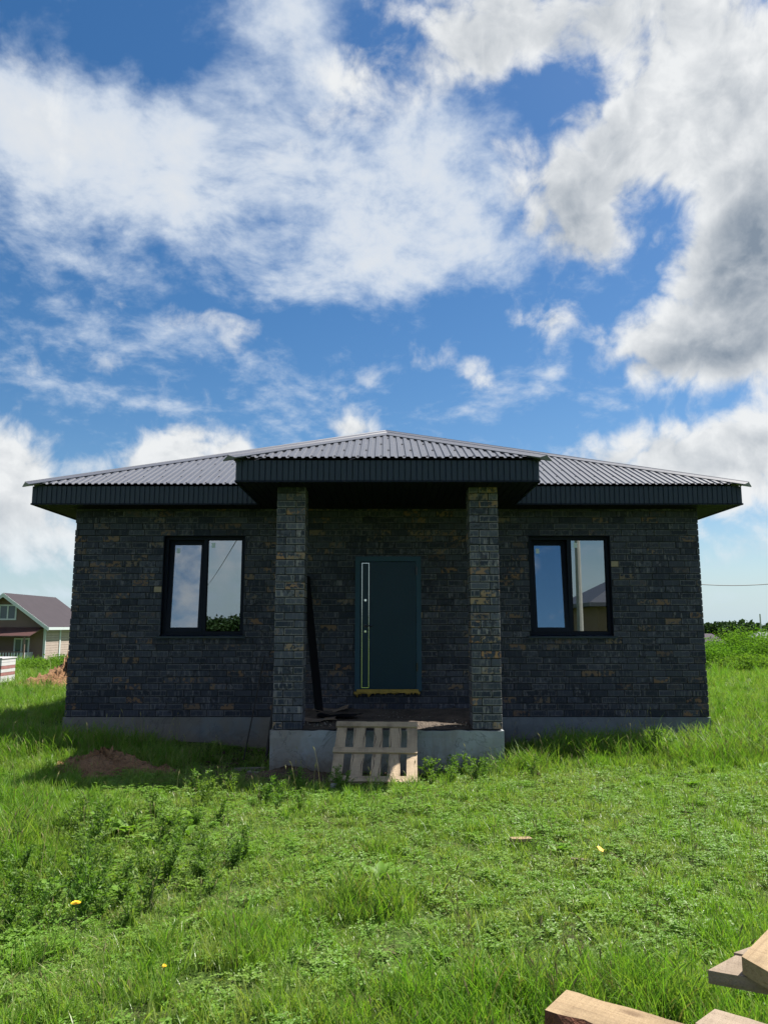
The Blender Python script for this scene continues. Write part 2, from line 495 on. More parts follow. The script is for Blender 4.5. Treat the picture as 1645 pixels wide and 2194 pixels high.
M['dark_tree'] = mk_leaf('dark_tree_leaf', ((.028, .055, .022), (.045, .075, .030), (.035, .065, .028)), transl=.2, patch=.1, dry_amount=0, rough=.9, spec=.05)
M['stem'] = simple('plant_stem', (.06, .10, .03), .7, .2)
M['bark'] = simple('bark', (.10, .08, .06), .9, .3, 6, .5)

def mk_wood(name, c1, c2, dark, grain=26.0, knots=True):
    """sawn timber, grain along the piece's own x axis"""
    m, n, o = new_mat(name)
    v = objc(n)
    r = n.new('ShaderNodeObjectInfo').outputs['Random']
    v = n.vm('ADD', v, n.xyz(n.m('MULTIPLY', r, 9.0), n.m('MULTIPLY', r, 5.0), 0.0))
    g = n.noise(n.vm('MULTIPLY', v, (.10, 1.0, 1.0)), grain, 5, .6, .5)
    g2 = n.noise(n.vm('MULTIPLY', v, (.035, 1.0, 1.0)), grain * 3.4, 3, .6)
    b = n.noise(v, 3.5, 5, .6)
    c = n.mix(n.ss(g, .30, .75, 0, .75), c1, c2)
    c = n.mix(n.m('MULTIPLY', n.ss(g2, .54, .70), .28), c, dark)
    c = n.mix(n.m('MULTIPLY', n.ss(b, .46, .70), .75), c, tuple(k * .58 for k in c2))
    c = n.mix(n.m('MULTIPLY', n.ss(n.noise(v, 55, 4, .7), .58, .72), .45), c, dark)
    saw = n.noise(n.vm('MULTIPLY', v, (1.0, .06, 1.0)), 90, 2, .5)
    c = n.mix(n.m('MULTIPLY', n.ss(saw, .55, .7), .22), c, dark)
    if knots:
        k = n.voro(n.vm('MULTIPLY', v, (.45, 1.0, 1.0)), 6.5, 'F1')
        c = n.mix(n.m('MULTIPLY', n.ss(k, .07, .15, 1, 0), .8), c, dark)
    fine = n.noise(v, 120, 3, .6)
    principled(n, o, c, .75, n.bump(n.m('ADD', n.m('MULTIPLY', g2, 1.0), n.m('MULTIPLY_ADD', fine, .8, saw)), .6, .005), 0, .25)
    return m
M['fresh_wood'] = mk_wood('fresh_wood', (.31, .225, .130), (.245, .17, .095), (.12, .075, .04))
M['pale_wood'] = mk_wood('pale_wood', (.285, .225, .165), (.23, .175, .125), (.12, .088, .062))
M['pallet_wood'] = mk_wood('pallet_wood', (.43, .33, .22), (.33, .25, .165), (.15, .105, .07))
M['pallet_grey'] = mk_wood('pallet_grey', (.27, .24, .20), (.21, .185, .15), (.10, .085, .07))
M['slat_bark'] = mk_soil('slat_bark', (.070, .048, .036), (.13, .095, .07))
M['rotten_bark'] = mk_soil('rotten_bark', (.075, .035, .022), (.18, .075, .045))
M['grey_bark'] = mk_soil('grey_bark', (.10, .095, .09), (.22, .205, .185))

# ------------------------------------------------------------------ object helpers
COL = scene.collection

def link(o, parent=None):
    COL.objects.link(o)
    if parent is not None:
        o.parent = parent
    return o

def tag(o, label=None, cat=None, group=None, kind=None):
    if label: o['label'] = label
    if cat: o['category'] = cat
    if group: o['group'] = group
    if kind: o['kind'] = kind
    return o

def thing(name, label, cat, loc=(0, 0, 0), rz=0.0, group=None):
    o = bpy.data.objects.new(name, None)
    o.empty_display_size = .2
    o.location = loc
    o.rotation_euler = (0, 0, rz)
    link(o)
    return tag(o, label, cat, group)

class MB:
    """collects boxes, prisms and tubes and links them as one mesh object"""
    def __init__(self):
        self.v, self.f, self.seed, self.uv = [], [], [], []
    def add(self, vs, fs, seed=0.0, uvs=None):
        o = len(self.v)
        self.v.extend(tuple(p) for p in vs)
        for i, f in enumerate(fs):
            self.f.append(tuple(o + k for k in f))
            self.uv.extend(uvs[i] if uvs else [(.5, .5)] * len(f))
            self.seed.append(seed)
        return self
    def box(self, x0, x1, y0, y1, z0, z1, seed=0.0):
        vs = [(x0, y0, z0), (x1, y0, z0), (x1, y1, z0), (x0, y1, z0), (x0, y0, z1), (x1, y0, z1), (x1, y1, z1), (x0, y1, z1)]
        return self.add(vs, [(0, 3, 2, 1), (4, 5, 6, 7), (0, 1, 5, 4), (1, 2, 6, 5), (2, 3, 7, 6), (3, 0, 4, 7)], seed)
    def prism(self, pts, z0, z1, seed=0.0):
        """pts: outline in xy, counter-clockwise"""
        k = len(pts)
        vs = [(p[0], p[1], z0) for p in pts] + [(p[0], p[1], z1) for p in pts]
        fs = [tuple(range(k - 1, -1, -1)), tuple(range(k, 2 * k))] + [(i, (i + 1) % k, k + (i + 1) % k, k + i) for i in range(k)]
        return self.add(vs, fs, seed)
    def tube(self, path, rad, n=8, cap=True):
        path = [Vector(p) for p in path]
        rad = rad if isinstance(rad, (list, tuple)) else [rad] * len(path)
        vs, fs = [], []
        for i, p in enumerate(path):
            t = (path[min(i + 1, len(path) - 1)] - path[max(i - 1, 0)]).normalized()
            a = t.orthogonal().normalized() if abs(t.z) < .9 else Vector((1, 0, 0))
            a = (a - t * a.dot(t)).normalized()
            b = t.cross(a)
            for k in range(n):
                w = 2 * math.pi * k / n
                vs.append(p + (a * math.cos(w) + b * math.sin(w)) * rad[i])
        for i in range(len(path) - 1):
            for k in range(n):
                fs.append((i * n + k, i * n + (k + 1) % n, (i + 1) * n + (k + 1) % n, (i + 1) * n + k))
        if cap:
            fs.append(tuple(range(n - 1, -1, -1)))
            fs.append(tuple(range((len(path) - 1) * n, len(path) * n)))
        return self.add(vs, fs)
    def mesh(self, name):
        me = bpy.data.meshes.new(name)
        me.from_pydata(self.v, [], self.f)
        me.update()
        a = me.attributes.new('seed', 'FLOAT', 'FACE')
        a.data.foreach_set('value', self.seed)
        ul = me.uv_layers.new(name='UVMap')
        ul.data.foreach_set('uv', [c for p in self.uv for c in p])
        return me
    def build(self, name, mat, parent=None, smooth=False):
        me = self.mesh(name)
        me.materials.append(M[mat] if isinstance(mat, str) else mat)
        if smooth:
            me.shade_smooth()
        return link(bpy.data.objects.new(name, me), parent)

def chamfer_box(sx, sy, sz, c=.004):
    """brick-shaped block centred on the origin with cut edges; returns verts, faces, uvs"""
    hx, hy, hz = sx / 2, sy / 2, sz / 2
    vs, idx = [], {}
    for ax in range(3):
        for s in (-1, 1):
            for a in (-1, 1):
                for b in (-1, 1):
                    p = [0, 0, 0]
                    o1, o2 = [k for k in range(3) if k != ax]
                    h = (hx, hy, hz)
                    p[ax] = s * h[ax]; p[o1] = a * (h[o1] - c); p[o2] = b * (h[o2] - c)
                    idx[(ax, s, a, b)] = len(vs); vs.append(tuple(p))
    def vert(ax, signs):
        o1, o2 = [k for k in range(3) if k != ax]
        return idx[(ax, signs[ax], signs[o1], signs[o2])]
    fs, uvs = [], []
    def emit(loop, tuv):
        nrm = (Vector(vs[loop[1]]) - Vector(vs[loop[0]])).cross(Vector(vs[loop[2]]) - Vector(vs[loop[0]]))
        cen = sum((Vector(vs[i]) for i in loop), Vector()) / len(loop)
        if nrm.dot(cen) < 0:
            loop, tuv = loop[::-1], tuv[::-1]
        fs.append(tuple(loop)); uvs.append(tuv)
    for ax in range(3):
        o1, o2 = [k for k in range(3) if k != ax]
        for s in (-1, 1):
            loop = [idx[(ax, s, -1, -1)], idx[(ax, s, 1, -1)], idx[(ax, s, 1, 1)], idx[(ax, s, -1, 1)]]
            if ax == 2 or ax == 1 or ax == 0:
                emit(loop, [(0.03, .05), (.97, .05), (.97, .95), (.03, .95)])
    for e in range(3):                                   # edges along axis e
        o1, o2 = [k for k in range(3) if k != e]
        for a in (-1, 1):
            for b in (-1, 1):
                lo, hi = [0] * 3, [0] * 3
                lo[e], hi[e] = -1, 1
                for s_ in (lo, hi):
                    s_[o1], s_[o2] = a, b
                emit([vert(o1, lo), vert(o1, hi), vert(o2, hi), vert(o2, lo)], [(0, 0)] * 4)
    for sx_ in (-1, 1):
        for sy_ in (-1, 1):
            for sz_ in (-1, 1):
                sg = (sx_, sy_, sz_)
                emit([vert(0, sg), vert(1, sg), vert(2, sg)], [(0, 0)] * 3)
    return vs, fs, uvs

# ------------------------------------------------------------------ ground
def hash_bump(x, y):
    return (.030 * np.sin(1.9 * x + 1.3 * np.sin(1.1 * y)) * np.sin(1.55 * y + .7) + .016 * np.sin(4.3 * x - 2.1 * y + 1.0) * np.sin(3.7 * y + 2.2 * x)
            + .007 * np.sin(11 * x + 5 * y) * np.sin(9 * y - 4 * x))

def gz(x, y):
    x = np.asarray(x, float); y = np.asarray(y, float)
    r = np.hypot(x, y)
    z = hash_bump(x, y) * np.clip(1.2 - r / 90, 0, 1)
    dip = np.exp(-(((x - .0) / 2.6) ** 2 + ((y - 10.6) / 1.5) ** 2))
    z = z - .15 * dip
    z = z - .10 * np.exp(-(((x + 1.9) / .8) ** 2 + ((y - 11.3) / .8) ** 2))
    z = z + .06 * np.exp(-(((x + 5.2) / 1.8) ** 2 + ((y - 11.6) / 1.5) ** 2))
    f = np.clip((y - 26) / 470, 0, 1)
    z = z - 8.0 * (1 - (1 - f) ** 2.2) * np.clip((y - 18) / 20, 0, 1)
    return z

def axis_coords(lo, hi, step, grow, far):
    a = list(np.arange(lo, hi + 1e-6, step))
    s = step
    while a[-1] < far:
        s *= grow; a.append(a[-1] + s)
    s = step
    while a[0] > -far:
        s *= grow; a.insert(0, a[0] - s)
    return np.array(a)

gx = axis_coords(-7, 7, .14, 1.16, 5200)
gy = axis_coords(1, 15, .14, 1.16, 6500)
GX, GY = np.meshgrid(gx, gy)
GZ = gz(GX, GY)
nx, ny = len(gx), len(gy)
gv = np.stack([GX.ravel(), GY.ravel(), GZ.ravel()], 1)
ii = (np.arange(ny - 1)[:, None] * nx + np.arange(nx - 1)[None, :]).ravel()
gf = np.stack([ii, ii + 1, ii + nx + 1, ii + nx], 1)
gme = bpy.data.meshes.new('ground')
gme.from_pydata(gv.tolist(), [], gf.tolist())
gme.materials.append(M['ground'])
gme.shade_smooth()
ground = link(bpy.data.objects.new('ground', gme))
tag(ground, 'grassy plot of land around the dark brick house', kind='structure')

# ------------------------------------------------------------------ the brick house
HX, HY = 0.045, 12.1                                     # facade centre line and facade plane
house = thing('brick_house', 'single storey dark brick house with hip roof and two-pillar porch', 'house', (HX, HY, 0))
HW, HD = 4.93, 10.2                                      # half width, depth
ZB, ROW, NR = .39, .0995, 33                             # first course, course height
ZS, ZF = 3.60, 3.875                                     # soffit, top of fascia
BL, BHH, JT = .25, .0875, .010
WIN = [(-3.525, -2.235, ZB + 12 * ROW, ZB + 28 * ROW), (2.235, 3.525, ZB + 12 * ROW, ZB + 28 * ROW)]
DOOR = (-.46, .50, ZB + 4 * ROW, ZB + 24 * ROW)

def wall_mortar():
    """front wall backing with the openings left out, 1 cm behind the brick faces"""
    mb = MB()
    xs = sorted([-HW + .012, HW - .012] + [a for w in WIN for a in w[:2]] + list(DOOR[:2]))
    for a, b in zip(xs, xs[1:]):
        mid = (a + b) / 2
        op = [w for w in WIN if w[0] < mid < w[1]] or ([DOOR] if DOOR[0] < mid < DOOR[1] else [])
        if op:
            mb.box(a, b, .009, .16, .30, op[0][2]); mb.box(a, b, .009, .16, op[0][3], ZS + .02)
        else:
            mb.box(a, b, .009, .16, .30, ZS + .02)
    return mb
wall = wall_mortar().build('wall', 'mortar', house)

BR_V, BR_F, BR_U = chamfer_box(BL, .10, BHH)
HD_V, HD_F, HD_U = chamfer_box(.12, .10, BHH)
def brick_mesh(data, name, mat='brick'):
    b = MB(); b.add(data[0], data[1], 0, data[2])
    me = b.mesh(name); me.materials.append(M[mat])
    return me
full_me = brick_mesh((BR_V, BR_F, BR_U), 'brick')

def brick_front(mb, x0, x1, zc, y, seed, hh=BHH):
    """brick laid into the front wall, cut edges on its face"""
    c, hz = .0035, hh / 2
    vs = [(x0, y + c, zc - hz), (x1, y + c, zc - hz), (x1, y + c, zc + hz), (x0, y + c, zc + hz),
          (x0 + c, y, zc - hz + c), (x1 - c, y, zc - hz + c), (x1 - c, y, zc + hz - c), (x0 + c, y, zc + hz - c),
          (x0, y + .08, zc - hz), (x1, y + .08, zc - hz), (x1, y + .08, zc + hz), (x0, y + .08, zc + hz)]
    fs = [(4, 5, 6, 7), (0, 1, 5, 4), (1, 2, 6, 5), (2, 3, 7, 6), (3, 0, 4, 7), (8, 9, 1, 0), (9, 10, 2, 1), (10, 11, 3, 2), (11, 8, 0, 3)]
    w = min(1.0, (x1 - x0) / BL)
    uf = [(.03, .05), (.97, .05), (.97, .95), (.03, .95)]
    mb.add(vs, fs, seed, [uf] + [[(0, 0)] * 4] * 8)

# courses of the front wall
pieces = []
for r in range(NR):
    z = ZB + r * ROW + BHH / 2
    off = (0 if r % 2 else .13) + random.choice((0, 0, .03, -.03, .065))
    x = -HW - off
    while x < HW - .02:
        a, b = max(x, -HW), min(x + BL, HW)
        x += BL + JT
        segs = [(a, b)]
        for (w0, w1, z0, z1) in WIN + [DOOR]:
            if z0 - .01 < z < z1 + .01:
                ns = []
                for (p, q) in segs:
                    if q <= w0 or p >= w1: ns.append((p, q))
                    else:
                        if p < w0: ns.append((p, w0))
                        if q > w1: ns.append((w1, q))
                segs = ns
        for (p, q) in segs:
            if q - p > .02:
                pieces.append((r, p, q, z))
full = [p for p in pieces if abs((p[2] - p[1]) - BL) < .002 and abs((p[1] + p[2]) / 2) > 1.72]
full.sort(key=lambda p: p[0])
chosen = set((p[0], p[1]) for p in full[:172])
rest_mb = MB()
pale = MB()
PALE = {(19, -3.525, 0), (23, 3.525, 1), (15, -.46, 0), (15, .50, 1)}
def is_pale(r, p, q):
    for (pr, edge, side) in PALE:
        if r == pr and ((side == 0 and abs(q - edge) < .001) or (side == 1 and abs(p - edge) < .001)):
            return True
    return False
for (r, p, q, z) in pieces:
    y = random.uniform(-.003, .003)
    if (r, p) in chosen:
        o = bpy.data.objects.new('brick', full_me)
        link(o, wall)
        o.location = ((p + q) / 2, .05 + y, z + random.uniform(-.001, .001))
        o.rotation_euler = (random.uniform(-.006, .006), random.uniform(-.004, .004), random.uniform(-.006, .006))
    elif is_pale(r, p, q):
        pp, qq = (max(p, q - .12), q) if abs(q) in (3.525, .46) or q == -3.525 or q == -.46 else (p, min(q, p + .12))
        brick_front(pale, pp, qq, z, y - .002, 0)
        if pp - p > .03: brick_front(rest_mb, p, pp - JT, z, y, random.random())
        if q - qq > .03: brick_front(rest_mb, qq + JT, q, z, y, random.random())
    else:
        brick_front(rest_mb, p, q, z, y, random.random())
tag(rest_mb.build('brickwork', 'brick', wall), kind='stuff')
if pale.v:
    tag(pale.build('pale_brick', 'pale_brick', wall), 'pale beige cut bricks beside the window and door openings')

# side and back walls
def side_wall(name, length, mat4):
    w_mb, b_mb = MB(), MB()
    w_mb.box(.012, length - .012, .009, .16, .30, ZS + .02)
    for r in range(NR):
        z = ZB + r * ROW + BHH / 2
        x = -(0 if r % 2 else .13)
        while x < length - .02:
            a, b = max(x, 0.0), min(x + BL, length)
            x += BL + JT
            if b - a > .02:
                brick_front(b_mb, a, b, z, random.uniform(-.003, .003), random.random())
    w = w_mb.build(name, 'mortar', house)
    w.matrix_local = mat4
    tag(b_mb.build('brickwork', 'brick', w), kind='stuff')
side_wall('wall', HD - .2, Matrix.Translation((-HW, HD - .1, 0)) @ Matrix.Rotation(R(-90), 4, 'Z'))
side_wall('wall', HD - .2, Matrix.Translation((HW, .1, 0)) @ Matrix.Rotation(R(90), 4, 'Z'))
side_wall('wall', 2 * HW, Matrix.Translation((HW, HD, 0)) @ Matrix.Rotation(R(180), 4, 'Z'))

# rooms behind the glass: floor, ceiling and a partition
MB().box(-HW + .15, HW - .15, .165, HD - .15, .30, .42).build('floor', 'inner_wall', house)
MB().box(-HW + .15, HW - .15, .165, HD - .15, 3.40, 3.44).build('ceiling', 'inner_wall', house)
MB().box(-HW + .17, HW - .17, 4.2, 4.32, .425, 3.395).build('partition', 'inner_wall', house)

def rough_slab(name, x0, x1, y0, y1, z0, z1, mat, amp=.006, step=.09):
    """cast concrete block with an uneven face and chipped upper edge"""
    nxs, nzs = max(2, int((x1 - x0) / step)), max(2, int((z1 - z0) / step))
    mb = MB()
    vs, fs = [], []
    for j in range(nzs + 1):
        for i in range(nxs + 1):
            x, z = x0 + (x1 - x0) * i / nxs, z0 + (z1 - z0) * j / nzs
            edge = random.uniform(-.012, .004) if j == nzs else 0
            vs.append((x, y0 + random.uniform(-amp, amp) + .012 * math.sin(x * 1.7 + z * 3) * (0 if j == nzs else 1), z + edge))
    k = nxs + 1
    for j in range(nzs):
        for i in range(nxs):
            fs.append((j * k + i, j * k + i + 1, (j + 1) * k + i + 1, (j + 1) * k + i))
    b0 = len(vs)
    for i in range(nxs + 1):                              # top goes back
        vs.append((vs[nzs * k + i][0], y1, z1))
    for i in range(nxs):
        fs.append((nzs * k + i, nzs * k + i + 1, b0 + i + 1, b0 + i))
    b1 = len(vs)                                          # ends and back
    vs += [(x0, y1, z0), (x1, y1, z0)]
    fs.append(tuple([j * k for j in range(nzs, -1, -1)] + [b1, b0]))
    fs.append(tuple([j * k + nxs for j in range(nzs + 1)] + [b0 + nxs, b1 + 1]))
    fs.append((b1, b1 + 1, b0 + nxs, b0))
    mb.add(vs, fs)
    return mb.build(name, mat, house)

# concrete plinth of the house and the porch block
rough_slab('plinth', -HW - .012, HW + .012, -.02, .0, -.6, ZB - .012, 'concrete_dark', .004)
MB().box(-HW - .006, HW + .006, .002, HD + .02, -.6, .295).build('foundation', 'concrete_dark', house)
PY = -1.92                                               # porch pillar fronts
PZ = .44
rough_slab('porch_block', -1.500, 1.490, PY - .035, -.025, -.6, PZ - .006, 'concrete', .004)

# soil lying on the porch floor
mb = MB(); vs, fs = [], []
n1_, n2_ = 44, 26
for j in range(n2_ + 1):
    for i in range(n1_ + 1):
        x = -1.47 + 2.93 * i / n1_; y = PY - .01 + 1.87 * j / n2_
        e = min(1, j / 4.0)
        h = .004 + e * (.035 + .03 * math.sin(3 * x + 1) * math.sin(2.5 * y) + random.uniform(-.008, .012)) + .03 * (j / n2_)
        vs.append((x, y, PZ + max(h, -.002)))
for j in range(n2_):
    for i in range(n1_):
        k = j * (n1_ + 1) + i
        fs.append((k, k + 1, k + n1_ + 2, k + n1_ + 1))
mb.add(vs, fs)
mb.build('porch_soil', 'porch_soil', house, True)
mb = MB()
for _ in range(420):
    x, y = random.uniform(-1.45, 1.45), PY + random.random() ** 1.4 * 1.7 + .02
    if abs(x) > 1.1 and y < PY + .42: continue
    s = random.uniform(.006, .018)
    z = PZ + .03 + .02 * random.random()
    vv = [(x + s * random.uniform(.6, 1) * a, y + s * random.uniform(.6, 1) * b, z + s * .7 * c) for a, b, c in ((1, 0, 0), (0, 1, 0), (-1, 0, 0), (0, -1, 0), (0, 0, 1), (0, 0, -1))]
    mb.add(vv, [(0, 1, 4), (1, 2, 4), (2, 3, 4), (3, 0, 4), (1, 0, 5), (2, 1, 5), (3, 2, 5), (0, 3, 5)])
tag(mb.build('gravel', 'pebble', house), kind='stuff')

# pillars: pinwheel courses of four bricks
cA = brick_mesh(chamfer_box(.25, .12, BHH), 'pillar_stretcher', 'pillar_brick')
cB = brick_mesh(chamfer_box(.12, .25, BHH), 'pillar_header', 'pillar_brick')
for sx in (-1, 1):
    cx = sx * 1.285
    pil = MB().box(-.182, .182, -.182, .182, 0, ZS - PZ + .01).build('pillar', 'mortar', house)
    pil.location = (cx, PY + .19, PZ)
    back = MB()
    for r in range(32):
        z = r * ROW + BHH / 2 + .004
        fl = 1 if (r + (sx > 0)) % 2 else -1
        for (bx, by, wide, seen) in ((-.065, -.13, True, True), (.13, -.065, False, True), (.065, .13, True, False), (-.13, .065, False, False)):
            jx, jy = random.uniform(-.0025, .0025), random.uniform(-.003, .003)
            if seen:
                o = bpy.data.objects.new('brick', cA if wide else cB)
                link(o, pil)
                o.location = (fl * bx + jx, by + jy, z)
                o.rotation_euler = (0, 0, random.uniform(-.008, .008))
            else:
                d = chamfer_box(.25 if wide else .12, .12 if wide else .25, BHH)
                back.add([(p[0] + fl * bx + jx, p[1] + by + jy, p[2] + z) for p in d[0]], d[1], random.random(), d[2])
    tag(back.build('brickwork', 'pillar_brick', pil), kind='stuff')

# ------------------------------------------------------------------ roof
TAN = .407
OV = .49                                                 # overhang to the fascia
EX = HW + OV + .055                                      # roof edge, half width
EY0, EY1 = -OV - .055, HD + OV + .055
PEX = 1.52 + .43 + .06                                  # porch roof edge, half width
PEY = PY - .43 - .06
ZE = ZF + .02

def profile(u):
    """corrugation height along the eave, 0.1 m pitch"""
    t = (u / .1) % 1.0
    if t < .30: return 0.0
    if t < .42: return .019 * (t - .30) / .12
    if t < .88: return .019
    return .019 * (1 - (t - .88) / .12)

BREAKS = (0.0, .30, .42, .88)
def slope_sheets(name, u0, u1, lo, hi, place, sheet_w=1.1, seam=.0015):
    """corrugated sheets over one roof slope: u runs along the eave, t (plan distance) up the slope"""
    us = []
    k = math.floor(u0 / .1) - 1
    while k * .1 < u1 + .1:
        us += [k * .1 + b * .1 for b in BREAKS]
        k += 1
    us = [u0] + [u for u in us if u0 < u < u1] + [u1]
    n = 0
    a = u0
    while a < u1 - 1e-4:
        b = min(a + sheet_w, u1)
        cols = [a] + [u for u in us if a < u < b] + [b]
        vs, fs = [], []
        for u in cols:
            t0, t1 = lo(u), max(lo(u), hi(u))
            h = profile(u) + seam * (n % 2)
            for t in (t0, (t0 + t1) / 2, t1):
                vs.append(place(u, t, h))
        for i in range(len(cols) - 1):
            for j in range(2):
                fs.append((i * 3 + j, i * 3 + j + 3, i * 3 + j + 4, i * 3 + j + 1))
        MB().add(vs, fs).build(name, 'roof_metal', house)
        a = b; n += 1

mainhi = lambda u: max(0.0, EX - abs(u))
slope_sheets('roof_sheet', -EX, EX, lambda u: 0.0, mainhi, lambda u, t, h: (u, EY0 + t, ZE + t * TAN + h))
slope_sheets('roof_sheet', -EX, EX, lambda u: 0.0, mainhi, lambda u, t, h: (-u, EY1 - t, ZE + t * TAN + h), 2.2)
ymid = (EY0 + EY1) / 2; HY2 = (EY1 - EY0) / 2
sidehi = lambda u: min(EX, max(0.0, HY2 - abs(u)))
slope_sheets('roof_sheet', -HY2, HY2, lambda u: 0.0, sidehi, lambda u, t, h: (-EX + t, ymid - u, ZE + t * TAN + h), 2.2)
slope_sheets('roof_sheet', -HY2, HY2, lambda u: 0.0, sidehi, lambda u, t, h: (EX - t, ymid + u, ZE + t * TAN + h), 2.2)
# porch roof: front slope and two side slopes dying into the main roof
slope_sheets('roof_sheet', -PEX, PEX, lambda u: 0.0, lambda u: max(0.0, PEX - abs(u)), lambda u, t, h: (u, PEY + t, ZE + t * TAN + h))
yend = EY0 + PEX
slope_sheets('roof_sheet', PEY, yend, lambda u: max(0.0, u - EY0), lambda u: min(PEX, u - PEY), lambda u, t, h: (PEX - t, u, ZE + t * TAN + h))
slope_sheets('roof_sheet', -yend, -PEY, lambda u: max(0.0, -u - EY0), lambda u: min(PEX, -u - PEY), lambda u, t, h: (-PEX + t, -u, ZE + t * TAN + h))

def cap(a, b, n1, n2, w=.135, name='hip_cap'):
    """folded metal strip over a hip or ridge from a to b; n1, n2 normals of the slopes it covers"""
    a, b, n1, n2 = Vector(a), Vector(b), Vector(n1).normalized(), Vector(n2).normalized()
    d = (b - a).normalized()
    up = (n1 + n2).normalized()
    s1, s2 = n1.cross(d).normalized(), n2.cross(d).normalized()
    if s1.dot(n2) > 0: s1 = -s1
    if s2.dot(n1) > 0: s2 = -s2
    prof = [s1 * w + n1 * .012, s1 * w + n1 * .026, s1 * .02 + up * .036, up * .046, s2 * .02 + up * .036, s2 * w + n2 * .026, s2 * w + n2 * .012]
    vs = [a + p for p in prof] + [b + p for p in prof]
    k = len(prof)
    fs = [(i, i + 1, k + i + 1, k + i) for i in range(k - 1)] + [(0, k, 2 * k - 1, k - 1)] + [tuple(range(k)), tuple(range(2 * k - 1, k - 1, -1))]
    return MB().add(vs, fs).build(name, 'roof_cap', house)
ca, sa = 1 / math.hypot(1, TAN), TAN / math.hypot(1, TAN)
NF, NB, NL, NRt = (0, -sa, ca), (0, sa, ca), (-sa, 0, ca), (sa, 0, ca)
top = ZE + EX * TAN
apA, apB = (0, EY0 + EX, top), (0, EY1 - EX, top)
e_ = .025
cap((-EX - e_, EY0 - e_, ZE - e_ * TAN + .004), apA, NF, NL); cap((EX + e_, EY0 - e_, ZE - e_ * TAN + .004), apA, NF, NRt)
cap((-EX - e_, EY1 + e_, ZE - e_ * TAN + .004), apB, NB, NL); cap((EX + e_, EY1 + e_, ZE - e_ * TAN + .004), apB, NB, NRt)
if abs(apB[1] - apA[1]) > .05:
    cap(apA, apB, NL, NRt, name='ridge_cap')
ptop = (0, PEY + PEX, ZE + PEX * TAN)
cap((-PEX - e_, PEY - e_, ZE - e_ * TAN + .004), ptop, NF, NL); cap((PEX + e_, PEY - e_, ZE - e_ * TAN + .004), ptop, NF, NRt)
cap(ptop, (0, yend, ptop[2]), NL, NRt, name='ridge_cap')

# screws in the valleys of the front slopes
mb = MB()
def screw(x, y, z):
    s = .0125
    vv = [(x + s * math.cos(k * math.pi / 3), y + s * math.sin(k * math.pi / 3), z) for k in range(6)]
    vv += [(p[0], p[1] - .003, p[2] + .008) for p in vv]
    mb.add(vv, [(6, 7, 8, 9, 10, 11)] + [(i, (i + 1) % 6, 6 + (i + 1) % 6, 6 + i) for i in range(6)])
for row, t in enumerate((.10, .55, 1.05, 1.6, 2.2)):
    for k in range(-55, 55, 3):
        u = k * .1 + .015 + (.1 if row % 2 else 0)
        if abs(u) > 1.9 and t < EX - abs(u) - .25:
            screw(u, EY0 + t, ZE + t * TAN + .002)
        if t < PEX - abs(u) - .25:
            screw(u, PEY + t, ZE + t * TAN + .002)
tag(mb.build('roof_screw_heads', 'screw', house), kind='stuff')

# fascia of narrow ribbed boards
FW = .074
fb = MB()
fb.add([(-.035, 0, 0), (-.029, -.009, 0), (.029, -.009, 0), (.035, 0, 0), (-.035, 0, ZF - ZS), (-.029, -.009, ZF - ZS), (.029, -.009, ZF - ZS), (.035, 0, ZF - ZS)],
       [(0, 1, 5, 4), (1, 2, 6, 5), (2, 3, 7, 6), (0, 3, 2, 1), (4, 5, 6, 7), (3, 0, 4, 7)])
fb_me = fb.mesh('fascia_board'); fb_me.materials.append(M['navy_metal'])
def fascia(name, p0, p1, single=True):
    """backing strip, ribbed boards and bottom trim from p0 to p1 (plan points), outside on the right-hand side of p0->p1"""
    p0, p1 = Vector((*p0, 0)), Vector((*p1, 0))
    L = (p1 - p0).length
    ang = math.atan2(p1.y - p0.y, p1.x - p0.x)
    bk = MB().box(0, L, .002, .03, ZS, ZF).build(name, 'navy_metal', house)
    bk.location = p0; bk.rotation_euler = (0, 0, ang)
    tr = MB().box(-.012, L + .012, -.016, .02, -.012, .012).build('trim', 'navy_frame', bk)
    tr.location = (0, 0, ZS)
    n = int(L / FW)
    w = L / n
    if single:
        for i in range(n):
            o = bpy.data.objects.new('fascia_board', fb_me)
            link(o, bk)
            o.location = ((i + .5) * w, random.uniform(-.001, .001), ZS + .013 + random.uniform(-.001, .001))
            o.scale = (w / FW, 1, .95)
    else:
        j = MB()
        for i in range(n):
            j.add([(v.co.x * w / FW + (i + .5) * w, v.co.y, v.co.z * .95 + ZS + .013) for v in fb_me.vertices], [tuple(p.vertices) for p in fb_me.polygons])
        tag(j.build('ribbed_boards', 'navy_metal', bk), kind='stuff')
FX, FY = HW + OV, -OV
PFX, PFY = 1.95, PY - .43
fascia('fascia', (-FX, FY), (-PFX - .03, FY)); fascia('fascia', (PFX + .03, FY), (FX, FY))
fascia('fascia', (-PFX, PFY), (PFX, PFY))
fascia('fascia', (-PFX, FY + .0), (-PFX, PFY), False); fascia('fascia', (PFX, PFY), (PFX, FY), False)
fascia('fascia', (-FX, HD + OV), (-FX, FY), False); fascia('fascia', (FX, FY), (FX, HD + OV), False)
fascia('fascia', (FX, HD + OV), (-FX, HD + OV), False)

